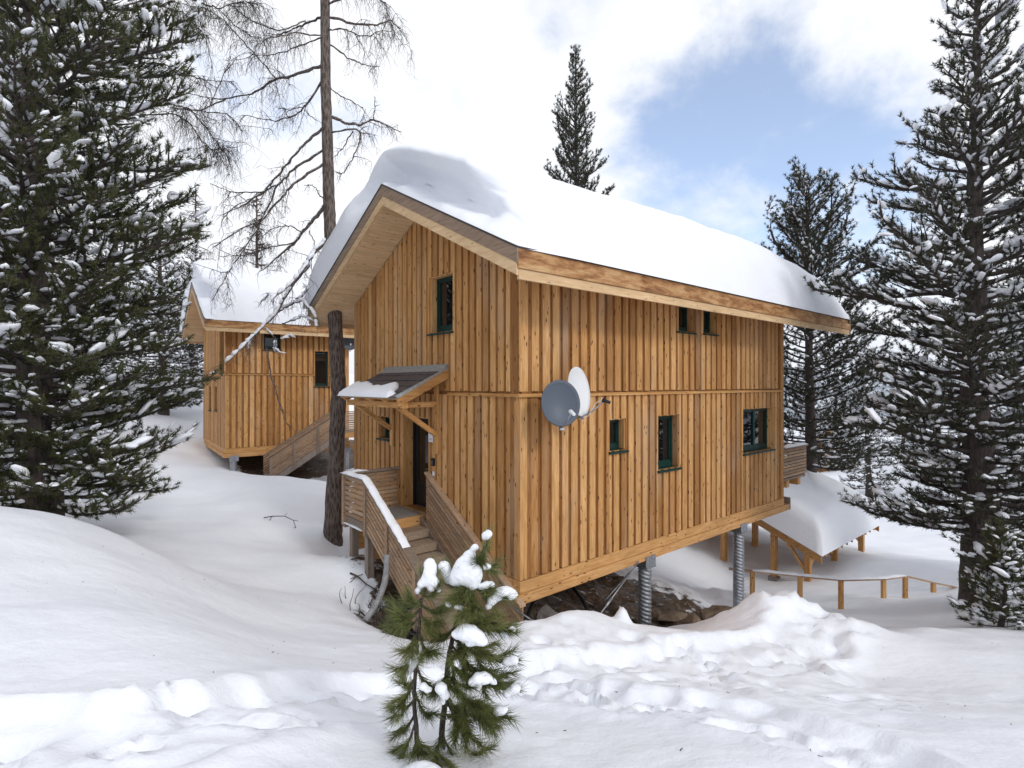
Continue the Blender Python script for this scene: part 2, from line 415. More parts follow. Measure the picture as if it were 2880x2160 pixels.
PATHS = [([(-300, 2075, 2.9), (300, 2060, 3.0), (800, 1990, 3.6), (1250, 1900, 4.9), (1700, 1870, 5.8), (2100, 1850, 6.9), (2330, 1790, 9.2)], .50, .14),
         ([(1500, 1930, 4.8), (1900, 2010, 4.0), (2250, 2080, 3.5), (2700, 2200, 2.7)], .30, .06)]
def seg_dist(x, y, pts):
    best = np.full(x.shape, 1e9)
    for (a, b) in zip(pts[:-1], pts[1:]):
        ax, ay = a[0], a[1]; dx, dy = b[0] - ax, b[1] - ay
        tt = np.clip(((x - ax) * dx + (y - ay) * dy) / (dx * dx + dy * dy), 0, 1)
        best = np.minimum(best, np.hypot(x - ax - tt * dx, y - ay - tt * dy))
    return best
PRINTS = []
for pts, w, dep in PATHS:
    P = [at(*p) for p in pts]
    for a, b in zip(P[:-1], P[1:]):
        k = int((b - a).length / .16)
        for i in range(k):
            c = a.lerp(b, (i + random.random()) / k); d = (b - a); ang = math.atan2(d.y, d.x) + random.uniform(-.6, .6)
            o = random.gauss(0, w * .62)
            PRINTS.append((c.x - math.sin(ang) * o, c.y + math.cos(ang) * o, ang, random.uniform(.11, .19), random.uniform(.07, .12), random.uniform(.04, .12)))
for i in range(34):
    c = at(random.uniform(1500, 2500), 1850 + random.uniform(-40, 150), random.uniform(4.6, 7.4))
    PRINTS.append((c.x, c.y, random.uniform(0, 3), random.uniform(.12, .24), random.uniform(.08, .14), random.uniform(.03, .08)))

def local1(x, y):
    dx, dy = x - C1.x, y - C1.y
    return dx * U1.x + dy * U1.y, dx * V1.x + dy * V1.y

def ground_z(x, y, detail=True):
    x = np.asarray(x, float); y = np.asarray(y, float)
    z = ground_base(x, y)
    near = np.exp(-(np.hypot(x, y - 5) / 14) ** 2)
    lx, ly = local1(x, y)
    under = sstep(-1.2, .2, lx) * sstep(10.5, 9, lx) * sstep(-.9, .1, ly) * sstep(7.5, 6, ly)
    if detail: z = z + fbm(x * 5.5, y * 5.5, 90, 3) * .012 * near
    z = z + fbm(x * .55, y * .55, 3, 3) * (.12 + .12 * (1 - near)) + fbm(x * .08, y * .08, 9, 3) * np.clip((np.hypot(x, y) - 18) / 30, 0, 1) * 1.6
    if detail:
        dm = np.zeros_like(x)
        for pts, w, dep in PATHS:
            P = [at(*p) for p in pts]
            d = seg_dist(x, y, [(p.x, p.y) for p in P]) + fbm(x * 1.1, y * 1.1, 21, 4) * .46
            mk = sstep(w * 1.25, w * .70, d)
            z = z - dep * mk + .035 * np.exp(-((d - w * 1.25) / .12) ** 2)
            dm = np.maximum(dm, sstep(w * 1.6, w * .6, d))
        ex, ey = (x - 2.6) / 3.6, (y - 6.0) / 2.4
        dm = np.maximum(dm, .75 * sstep(1.15, .55, np.hypot(ex, ey) + fbm(x * .8, y * .8, 33, 2) * .4))
        lump = 1 - np.abs(fbm(x * 2.6, y * 2.6, 41, 3)) * 2.2
        z = z + dm * ((lump - .5) * .055 + fbm(x * 7, y * 7, 51, 2) * .024)
        # the ploughed heap by the rear stilt
        hp = at(2215, 1690, 9.5); r = np.hypot(x - hp.x, y - hp.y)
        z = z + np.exp(-(r / .9) ** 2) * (fbm(x * 2.4, y * 2.4, 61, 3) * .42)
        for (cx, cy, a, ra, rb, dd) in PRINTS:
            dx, dy = x - cx, y - cy
            ok = (np.abs(dx) < .5) & (np.abs(dy) < .5)
            if not ok.any(): continue
            ddx, ddy = dx[ok], dy[ok]
            q = np.hypot((ddx * math.cos(a) + ddy * math.sin(a)) / ra, (-ddx * math.sin(a) + ddy * math.cos(a)) / rb)
            z[ok] += -dd * sstep(1.15, .55, q) + dd * .22 * np.exp(-((q - 1.35) / .28) ** 2)
        z = z + under * fbm(x * 1.6, y * 1.6, 71, 4) * .26
        # snow pillows at the edge of the pit in front of the chalet
        for (px, py, Y, rr, hh) in ((1620, 1735, 7.9, .55, .16), (1752, 1730, 8.0, .10, .22), (2140, 1690, 9.4, .35, .10), (2235, 1685, 9.6, .30, .12)):
            p = at(px, py, Y); z = z + hh * np.exp(-(((x - p.x) ** 2 + (y - p.y) ** 2) / rr ** 2) ** 1.3)
    return z, under

def gz(x, y):
    a, _ = ground_z(np.array([float(x)]), np.array([float(y)])); return float(a[0])

def axis(lo, hi, c, fine, n):
    def side(L, n):
        if n <= 0: return np.array([])
        a, b = 1.0001, 1.2
        for _ in range(60):
            mid = (a + b) / 2
            if fine * (mid ** n - 1) / (mid - 1) > L: b = mid
            else: a = mid
        return fine * (a ** np.arange(1, n + 1) - 1) / (a - 1)
    nl = n // 2
    return np.concatenate([c - side(c - lo, nl)[::-1], [c], c + side(hi - c, n - nl)])
def make_ground():
    xs = axis(-90, 110, .6, .028, 470)
    ys = np.concatenate([axis(-40, 2.4, 2.4, .3, 60)[:31], axis(2.4, 170, 2.4, .034, 840)[421:]])
    ys = np.unique(ys)
    X, Y = np.meshgrid(xs, ys)
    Z, under = ground_z(X, Y)
    lx, ly = local1(X, Y)
    e = sstep(-2.1, -.6, lx) * sstep(8.6, 6.2, lx) * sstep(-1.0, -.1, ly) * sstep(6.2, 4.0, ly)
    e = np.maximum(e * .70, .62 * sstep(.9, .2, np.hypot((lx + 1.5) / 1.0, (ly - 1.9) / 1.5)))
    c2, s2 = math.cos(ROT2), math.sin(ROT2)
    ax, ay = (X - C2.x) * c2 + (Y - C2.y) * s2, -(X - C2.x) * s2 + (Y - C2.y) * c2
    e = np.maximum(e, .75 * sstep(.3, 1.0, ax) * sstep(10, 8, ax) * sstep(-.6, .3, ay) * sstep(6.4, 5, ay))
    n, mcols = X.shape
    idx = np.arange(n * mcols).reshape(n, mcols)
    q = np.stack([idx[:-1, :-1].ravel(), idx[:-1, 1:].ravel(), idx[1:, 1:].ravel(), idx[1:, :-1].ravel()], 1)
    o = np_mesh('snow_ground', np.stack([X.ravel(), Y.ravel(), Z.ravel()], 1), [q], M['ground'], smooth=True)
    a = o.data.attributes.new('earth', 'FLOAT', 'POINT'); a.data.foreach_set('value', e.ravel().astype(np.float32))
    tag(o, kind='structure')
make_ground()

def make_hills():
    mm = new_mat('hazy_snowy_forest', (.5, .53, .58), .9); t = NT(mm); v = t.coord('Object', (1, 1, 1))
    a = t.noise(v, .02, 5, .6); b = t.noise(v, .12, 5, .7)
    t.color(t.mix(t.mapr(t.math('ADD', a, t.math('MULTIPLY', b, .6)), .66, .82), (.80, .83, .88), (.30, .33, .37)))  # snow-covered forest, its tones paled and blued to paint in distance haze
    th = np.linspace(R(-75), R(75), 160); rr = np.linspace(0, 1, 24)
    T, Q = np.meshgrid(th, rr)
    rad = 170 + Q * 700
    H = 40 + 70 * (fbm(T * 3.0 + 5, T * 0, 5, 4) + .4) - 60 * sstep(.2, .6, T) + 25 * sstep(-.3, -1.0, T)
    Z = -16 + Q ** 1.3 * H + fbm(T * 30, Q * 14, 8, 3) * 6 * Q
    idx = np.arange(T.size).reshape(T.shape)
    q = np.stack([idx[:-1, :-1].ravel(), idx[:-1, 1:].ravel(), idx[1:, 1:].ravel(), idx[1:, :-1].ravel()], 1)
    o = np_mesh('hills', np.stack([(np.sin(T) * rad).ravel(), (np.cos(T) * rad).ravel(), Z.ravel()], 1), [q], mm, smooth=True)
    tag(o, kind='structure')
make_hills()

# ------------------------------------------------------------------ chalets
APEX_Z, EAVE_Z, OVF, OVE, OVR = 4.04, 1.965, .87, .92, 2.71
SL = (APEX_Z - EAVE_Z) / (W / 2 + OVE)
def roof_z(y): return APEX_Z - SL * abs(y - W / 2)

def pieces(a, b, z0, top, ops):
    cuts = sorted({a, b} | {e for o in ops for e in (o[0], o[1]) if a < e < b} | ({W / 2} if top is roof_in and a < W / 2 < b else set()))
    out = []
    for p, q in zip(cuts[:-1], cuts[1:]):
        mid = (p + q) / 2; zt = (top(p), top(q))
        bl = sorted((o[2], o[3]) for o in ops if o[0] < mid < o[1])
        lo = z0
        for (u, v) in bl:
            if v <= lo or u >= min(zt): continue
            if u > lo + .005: out.append((p, q, lo, u, u))
            lo = max(lo, v)
        if lo < min(zt) - .01: out.append((p, q, lo, *zt))
        elif lo < max(zt): out.append((p, q, min(lo, min(zt) - .001), *zt))
    return out
def roof_in(y): return roof_z(y) - .42
def flat_in(y): return 1.93

def wall_courses(root, P, length, top, ops, rs, gap, wid, inner=.040, skip=lambda a: False):
    """board and batten cladding: recessed backing panel plus one object per cover board"""
    rnd = random.Random(rs)
    def solid(mb, pc, d0, d1):
        p, q, z0, za, zb = pc
        mb.hexa([P(p, d0, z0), P(q, d0, z0), P(q, d1, z0), P(p, d1, z0), P(p, d0, za), P(q, d0, zb), P(q, d1, zb), P(p, d1, za)])
    bk = MB()
    for pc in pieces(0.0, length, -3.30, top, ops): solid(bk, pc, -.26, -inner)
    bk.build('wall', M['clad_back'], root)
    for (z0, tp) in ((-.135, top), (-3.312, lambda y: -.205)):
        a = .012 if z0 > -1 else .0
        while a < length - .05:
            w = rnd.uniform(*wid); b = min(a + w, length)
            if not skip(a):
                mb = MB()
                zj = rnd.uniform(-.008, .008)
                tf = top if tp is top else tp
                ps = pieces(a, b, z0 + zj, tf, ops); dj = rnd.uniform(-.004, .004)
                for pc in ps:
                    mb = MB(); solid(mb, pc, -inner - .003, dj); mb.build('plank', M['clad'], root, bevel=.005 if len(ps) == 1 else 0)
            a = b + rnd.uniform(*gap)

def window(root, P, a0, a1, z0, z1, inset=.17, split=None, small=False):
    """green framed window set back in a timber reveal"""
    fr = .075 if not small else .06
    f = MB(); d0, d1 = -inset - .07, -inset
    def bx(mb, a, b, dd0, dd1, za, zb): mb.hexa([P(a, dd0, za), P(b, dd0, za), P(b, dd1, za), P(a, dd1, za), P(a, dd0, zb), P(b, dd0, zb), P(b, dd1, zb), P(a, dd1, zb)])
    bx(f, a0, a0 + fr, d0, d1, z0, z1); bx(f, a1 - fr, a1, d0, d1, z0, z1)
    bx(f, a0 + fr, a1 - fr, d0, d1, z1 - fr, z1); bx(f, a0 + fr, a1 - fr, d0, d1, z0, z0 + fr * 1.6)
    # inner sash
    s = fr * .55; e = fr - .004
    bx(f, a0 + e, a0 + e + s, d0, d1 - .018, z0 + fr, z1 - fr); bx(f, a1 - e - s, a1 - e, d0, d1 - .018, z0 + fr, z1 - fr)
    bx(f, a0 + e + s, a1 - e - s, d0, d1 - .018, z1 - e - s, z1 - e); bx(f, a0 + e + s, a1 - e - s, d0, d1 - .018, z0 + fr * 1.55, z0 + fr * 1.55 + s)
    if split: bx(f, split - s, split + s, d0, d1 - .006, z0 + fr, z1 - fr)
    win = f.build('window', M['green'], root, bevel=0)
    g = MB(); bx(g, a0 + fr * .8, a1 - fr * .8, d0 + .01, d1 - .045, z0 + fr * .8, z1 - fr * .8); g.build('pane', M['glass'], win)
    sl = MB(); sl.hexa([P(a0 - .03, -inset + .002, z0 - .035), P(a1 + .03, -inset + .002, z0 - .035), P(a1 + .03, .055, z0 - .055), P(a0 - .03, .055, z0 - .055),
                        P(a0 - .03, -inset + .002, z0 + .012), P(a1 + .03, -inset + .002, z0 + .012), P(a1 + .03, .055, z0 - .018), P(a0 - .03, .055, z0 - .018)])
    sl.build('sill', M['green'], win)
    j = MB(); th = .02
    bx(j, a0 - .001, a0 + th, -.25, -.034, z0 + .013, z1 - th); bx(j, a1 - th, a1 + .001, -.25, -.034, z0 + .013, z1 - th)
    bx(j, a0 - .001, a1 + .001, -.25, -.034, z1 - th, z1)
    j.build('reveal', M['clad'], win)
    return win

def helical(mb, x, y, z0, z1, r, pitch=.085, amp=.017, seg=30, tilt=(0, 0)):
    n = int((z1 - z0) / .009); b = len(mb.v)
    for i in range(n + 1):
        z = z0 + (z1 - z0) * i / n
        for k in range(seg):
            a = 2 * math.pi * k / seg
            ph = (z / pitch + 3 * a / (2 * math.pi)) % 1.0
            rr = r + amp * (0.5 + .5 * math.cos(2 * math.pi * ph)) ** .5
            mb.v.append((x + rr * math.cos(a), y + rr * math.sin(a), z))
    for i in range(n):
        for k in range(seg):
            k2 = (k + 1) % seg
            mb.f.append((b + i * seg + k, b + i * seg + k2, b + (i + 1) * seg + k2, b + (i + 1) * seg + k)); mb.sm.append(True)

def chalet(name, label, corner, rot, ops_long, ops_gable, stilts, group, door=None, seed=1, LEN=LEN, OVR=OVR):
    root = empty(name, corner, rot, label, 'house', group)
    PL = lambda a, d, z: (a, -d, z)
    PG = lambda a, d, z: (-d, a, z)
    og = [(o[0], o[1], o[2], o[3]) for o in ops_gable]
    if door: og.append(door)
    wall_courses(root, PL, LEN, flat_in, [o[:4] for o in ops_long], seed, (.072, .092), (.150, .180))
    wall_courses(root, PG, W, roof_in, og, seed + 50, (.060, .078), (.132, .162))
    # rear gable and back wall, seen only from the side
    b = MB()
    for pc in pieces(0, W, -3.30, roof_in, []):
        p, q, z0, za, zb = pc
        b.hexa([(LEN - .2, p, z0), (LEN - .2, q, z0), (LEN + .002, q, z0), (LEN + .002, p, z0), (LEN - .2, p, za), (LEN - .2, q, zb), (LEN + .002, q, zb), (LEN + .002, p, za)])
    b.box(.28, LEN - .21, W - .2, W - .002, -3.30, 1.93)
    b.box(.27, LEN - .21, .27, W - .21, -3.32, -3.22)
    b.build('wall', M['clad_back'], root)
    MB().box(LEN - .14, LEN + .03, -.03, -.001, -3.31, 1.93).build('corner_board', M['clad'], root)
    MB().box(LEN + .006, LEN + .03, 0, .12, -3.31, 1.93).build('corner_board', M['clad'], root)
    # drip board between the two storeys
    xs_ = [-.045]
    for o in sorted(ops_long):
        if o[2] < -.2 < o[3]: xs_ += [o[0], o[1]]
    xs_.append(LEN)
    for p, q in zip(xs_[::2], xs_[1::2]):
        MB().hexa([(p, -.045, -.222), (q, -.045, -.222), (q, -.001, -.222), (p, -.001, -.222), (p, -.045, -.190), (q, -.045, -.190), (q, -.001, -.165), (p, -.001, -.165)]).build('drip_board', M['beam_x'], root)
    dbs = [(0.0, W)]
    if door: dbs = [(0.0, 2.15), (4.77, W)]
    for (p, q) in dbs:
        MB().hexa([(-.043, p, -.222), (-.001, p, -.222), (-.001, q, -.222), (-.043, q, -.222), (-.043, p, -.190), (-.001, p, -.165), (-.001, q, -.165), (-.043, q, -.190)]).build('drip_board', M['beam_y'], root)
    # floor beams under the walls
    MB().box(-.01, LEN + .10, -.012, .18, -3.52, -3.318).build('rim_beam', M['beam_x'], root, bevel=.006)
    MB().box(-.06, LEN + .42, -.035, .20, -3.70, -3.524).build('rim_beam', M['beam_x'], root, bevel=.008)
    MB().box(-.012, .18, .19, W, -3.52, -3.318).build('rim_beam', M['beam_y'], root, bevel=.006)
    MB().box(-.04, .20, .21, W + .1, -3.70, -3.524).build('rim_beam', M['beam_y'], root, bevel=.008)
    MB().box(.3, LEN, W - .2, W + .02, -3.70, -3.33).build('rim_beam', M['beam_x'], root)
    for yy in (1.7, 3.3, 4.9): MB().box(.21, LEN, yy - .1, yy + .1, -3.68, -3.33).build('floor_joist', M['beam_x'], root)
    # roof: deck, fascia, barge boards, soffit
    xf, xr = -OVF, LEN + OVR
    for s in (-1, 1):
        ye = W / 2 + s * (W / 2 + OVE); yr = W / 2
        def band(top, bot, x0, x1, y0=ye, y1=yr):
            y0_, y1_ = y0, y1
            return [(x0, y0_, roof_z(y0_) - bot), (x1, y0_, roof_z(y0_) - bot), (x1, y1_, roof_z(y1_) - bot), (x0, y1_, roof_z(y1_) - bot),
                    (x0, y0_, roof_z(y0_) - top), (x1, y0_, roof_z(y0_) - top), (x1, y1_, roof_z(y1_) - top), (x0, y1_, roof_z(y1_) - top)]
        g = s * .03
        MB().hexa(band(.0, .10, xf + .03, xr - .03, ye - g)).build('roof_deck', M['barge'], root)
        MB().hexa(band(.0, .215, xf, xf + .028)).build('barge_board', M['barge'], root)
        MB().hexa(band(.218, .40, xf + .012, xf + .06, ye - g, yr)).build('barge_board', M['soffit_y'], root)
        MB().hexa(band(.0, .40, xr - .028, xr)).build('barge_board', M['barge'], root)
        MB().hexa(band(-.028, -.002, xf - .012, xf + .05)).build('roof_edge_strip', M['edge'], root)
        # eave fascia in two boards
        y0, y1 = (ye, ye + .03) if s < 0 else (ye - .03, ye)
        MB().box(xf + .03, xr - .03, y0, y1, EAVE_Z - .285, EAVE_Z + .0).build('fascia', M['fascia'], root)
        y0, y1 = (ye + .025, ye + .07) if s < 0 else (ye - .07, ye - .025)
        MB().box(xf + .061, xr - .03, y0, y1, EAVE_Z - .44, EAVE_Z - .29).build('fascia', M['soffit'], root)
        MB().box(xf + .03, xr - .03, ye - .008 if s < 0 else ye - .02, ye + .02 if s < 0 else ye + .008, EAVE_Z + .003, EAVE_Z + .028).build('roof_edge_strip', M['edge'], root)
        # soffit boards under the front overhang, one by one
        nb = 44; ys = [ye - s * .08 + (yr - ye + s * .08) * i / nb for i in range(nb + 1)]
        for i in range(nb):
            p, q = ys[i], ys[i + 1] - (ys[i + 1] - ys[i]) * .05
            MB().hexa(band(.385, .41, xf + .062, -.002, p, q)).build('soffit_board', M['soffit'], root)
        MB().hexa(band(.35, .38, .0, xr - .04, ye - s * .08, yr)).build('soffit_panel', M['soffit'], root)
        MB().hexa(band(.35, .38, xf + .062, -.002, ye - s * .08, yr)).build('soffit_panel', M['soffit'], root)
    for o in ops_long: window(root, PL, *o[:4], split=o[4] if len(o) > 4 else None, small=(o[1] - o[0]) < .7)
    for o in ops_gable: window(root, PG, *o[:4], small=(o[1] - o[0]) < .6)
    for (x, y) in stilts:
        w = Vector(corner) + Vector((math.cos(rot) * x - math.sin(rot) * y, math.sin(rot) * x + math.cos(rot) * y, 0))
        zb = gz(w.x, w.y) - .35 - corner[2]
        mb = MB(); helical(mb, x, y, zb, -3.87, .125); st = mb.build('stilt', M['steel'], root)
        MB().box(x - .17, x + .17, y - .17, y + .17, -3.87, -3.85).build('base_plate', M['steel'], st)
        pl = MB().box(x - .17, x + .17, -.055 if y < 1 else y - .2, -.037 if y < 1 else y - .18, -3.849, -3.62)
        pl.build('bracket', M['steel'], st)
        MB().box(x - .15, x + .15, y - .15, y + .15, -3.848, -3.705).build('saddle', M['steel'], st)
    return root

def roof_snow(label, corner, rot, T0=1.20, Tx=.028, seed=3, name='roof_snow', LEN=LEN, OVR=OVR):
    """thick wind-shaped snow cap lying on a chalet roof, with a curled cornice at the front gable"""
    A = [(0, 0), (.02, .08), (.34, .12), (.64, .17), (.70, .30), (.52, .50), (.22, .66), (.02, .80), (.06, .92), (.28, .985), (.7, 1.0), (1.05, 1.0)]
    Lp = [(0, 0), (-.05, .10), (-.10, .24), (-.12, .40), (-.09, .56), (-.02, .70), (.08, .81), (.2, .90), (.36, .96), (.55, .99), (.8, 1.0), (1.05, 1.0)]
    Rp = [(0, 0), (.02, .05), (.10, .11), (.22, .19), (.34, .29), (.47, .41), (.60, .53), (.75, .66), (.92, .79), (1.12, .90), (1.4, .97), (1.7, 1.0)]
    NPF = 34
    def fine(Q):                                  # rounded resampling of the hand-drawn profile
        Q = np.array(Q, float); c = np.concatenate([[0], np.cumsum(np.hypot(*np.diff(Q, axis=0).T))]); c /= c[-1]
        u = np.linspace(0, 1, NPF); out = np.stack([np.interp(u, c, Q[:, k]) for k in (0, 1)], 1)
        for _ in range(2): out[1:-1] = .25 * out[:-2] + .5 * out[1:-1] + .25 * out[2:]
        return out
    A, Lp, Rp = map(fine, (A, Lp, Rp))
    ny = 200
    tt = np.linspace(0, 1, ny); y = -OVE + (W + 2 * OVE) * (tt + .06 * np.sin(2 * np.pi * tt) * -.5 / np.pi * 0)
    e = np.minimum(y + OVE, W + OVE - y)
    wR = sstep(.45, -.25, y); wL = sstep(W / 2 + .05, W / 2 + 1.7, y)
    wA = np.clip(1 - wR - wL, 0, 1)
    prof = wA[:, None, None] * A + wL[:, None, None] * Lp + wR[:, None, None] * Rp      
    xr = LEN + OVR
    nx = 70
    rest = np.linspace(0, 1, nx + 1)[1:]
    zroof = np.array([roof_z(v) for v in y])
    zsm = APEX_Z - SL * np.sqrt((y - W / 2) ** 2 + .85 ** 2)       # rounded top
    zsm = zsm + .06
    Xs, Zs = [], []
    efac = (1 - np.exp(-e / .30)) * .93 + .07 * np.clip(e / .05, 0, 1)
    efac = np.where(e <= 0, 0, efac)
    for i in range(NPF + nx):
        if i < NPF: x = -OVF + prof[:, i, 0]; f = prof[:, i, 1]
        else:
            x0 = -OVF + prof[:, -1, 0]; x = x0 + (xr - x0) * rest[i - NPF]; f = np.ones(ny)
        back = np.clip(xr - x, 0, None)
        fb = np.sqrt(np.clip(1 - (1 - np.clip(back / 1.5, 0, 1)) ** 2.4, 0, 1)) * (1 - .30 * sstep(4.5, .3, back))
        T = T0 + Tx * np.clip(x, 0, 12)
        und = fbm(x * .45, y * .45, seed, 3) * .20 + fbm(x * 1.3, y * 1.3, seed + 41, 3) * .05 + fbm(x * 2.2, y * 2.2, seed + 31, 3) * .05 * np.exp(-e / .6) - .09 * np.exp(-((y - .55 - .25 * np.sin(x * .8)) / .12) ** 2) * (.5 + fbm(x * .9, y * 0, seed + 21, 3)) * sstep(1.2, 2.5, x)
        full = (zsm - zroof) + T + und + fbm(x * 1.6 + 4, y * 1.6, seed + 4, 2) * .03
        lay = fbm(y * .5, f * 11.0 + 0 * y, seed + 9, 3) * .075 * sstep(.36, .48, f) * sstep(1.0, .9, f)      # wind layers in the cut face
        ledge = (.10 + fbm(y * 1.7, 0 * y + 3, seed + 15, 3) * .34) * wA * ((f > .05) & (f < .3))
        h = full * f * efac * fb + ledge * .35
        # snow bulges a little past the eave
        yy = y + np.where(y < W / 2, -1, 1) * .05 * np.exp(-e / .2) * f
        Xs.append(np.stack([x + lay, yy, zroof + .004 + np.maximum(h, 0)], 1))
    V = np.array(Xs)                              # rows along x, ny, 3
    n0 = V.shape[0]; idx = np.arange(n0 * ny).reshape(n0, ny)
    q = np.stack([idx[:-1, :-1].ravel(), idx[1:, :-1].ravel(), idx[1:, 1:].ravel(), idx[:-1, 1:].ravel()], 1)
    o = np_mesh(name, V.reshape(-1, 3), [q], M['snow'], smooth=True)
    o.location = corner; o.rotation_euler = (0, 0, rot)
    return tag(o, label, 'snow', 'snow caps on roofs')

OPS1 = [(4.75, 5.39, 1.20, 1.84), (5.81, 6.41, 1.22, 1.84), (2.33, 2.85, -1.32, -.69), (3.96, 4.78, -1.86, -.68), (7.76, 9.55, -1.82, -.65, 8.75)]
GAB1 = [(2.0, 2.86, 1.05, 2.21), (4.60, 5.15, -1.28, -.76)]
DOOR1 = (2.90, 3.95, -2.72, -.715)
house = chalet('chalet', 'large timber chalet on steel stilts with two satellite dishes on its front wall', C1, ROT1, OPS1, GAB1,
               [(3.62, .10), (7.72, .10), (.6, 4.0), (4.6, 6.0), (8.5, 6.0)], 'timber chalets on stilts', DOOR1, seed=5)
roof_snow('thick curled snow cap on the roof of the large near chalet', C1, ROT1)

OPS2 = [(1.50, 2.25, .90, 1.84), (3.69, 4.34, -.70, .92)]
GAB2 = [(.12, 1.35, -.08, 1.85), (2.1, 2.8, -1.8, -.7), (3.82, 4.6, -1.85, -.7)]
house2 = chalet('chalet', 'timber chalet behind the bare larch, left of the large near one', C2, ROT2, OPS2, GAB2,
                [(.35, .12), (.6, 3.6), (5.2, .12), (5, 5.5)], 'timber chalets on stilts', None, seed=9, LEN=5.25, OVR=.9)
roof_snow('snow cap on the roof of the chalet behind the bare larch', C2, ROT2, T0=1.35, Tx=.02, seed=12, LEN=5.25, OVR=.9)

# door of the near chalet
def build_door():
    a0, a1, z0, z1 = DOOR1
    B = lambda mb, d0, d1, a, b, za, zb: mb.box(-d1, -d0, a, b, za, zb)
    fr = MB(); B(fr, -.33, -.24, a0, a0 + .07, z0, z1); B(fr, -.33, -.24, a1 - .07, a1, z0, z1); B(fr, -.33, -.24, a0 + .07, a1 - .07, z1 - .07, z1)
    d = fr.build('door', M['door'], house)
    lf = MB(); B(lf, -.32, -.27, a0 + .072, a0 + .20, z0 + .02, z1 - .073); B(lf, -.32, -.27, a1 - .20, a1 - .072, z0 + .02, z1 - .073)
    B(lf, -.32, -.27, a0 + .20, a1 - .20, z1 - .20, z1 - .073); B(lf, -.32, -.27, a0 + .20, a1 - .20, z0 + .02, z0 + .55)
    lf.build('door_leaf', M['door'], d)
    g = MB(); B(g, -.31, -.285, a0 + .201, a1 - .201, z0 + .551, z1 - .201); g.build('pane', M['glass'], d)
    h = MB(); h.tube([(.27, a0 + .14, -1.75), (.20, a0 + .14, -1.75), (.20, a0 + .27, -1.75)], .011, 8); h.build('handle', M['steel'], d)
    j = MB(); B(j, -.24, .004, a1 - .001, a1 + .10, z0, z1 + .0); B(j, -.24, -.034, a0 - .03, a0 + .001, z0, z1); B(j, -.24, -.034, a0, a1, z1 - .02, z1)
    j.build('reveal', M['clad'], d)
    s = MB(); B(s, -.33, .0, a0, a1, z0 - .05, z0 - .001); s.build('threshold', M['greywood'], d)
build_door()

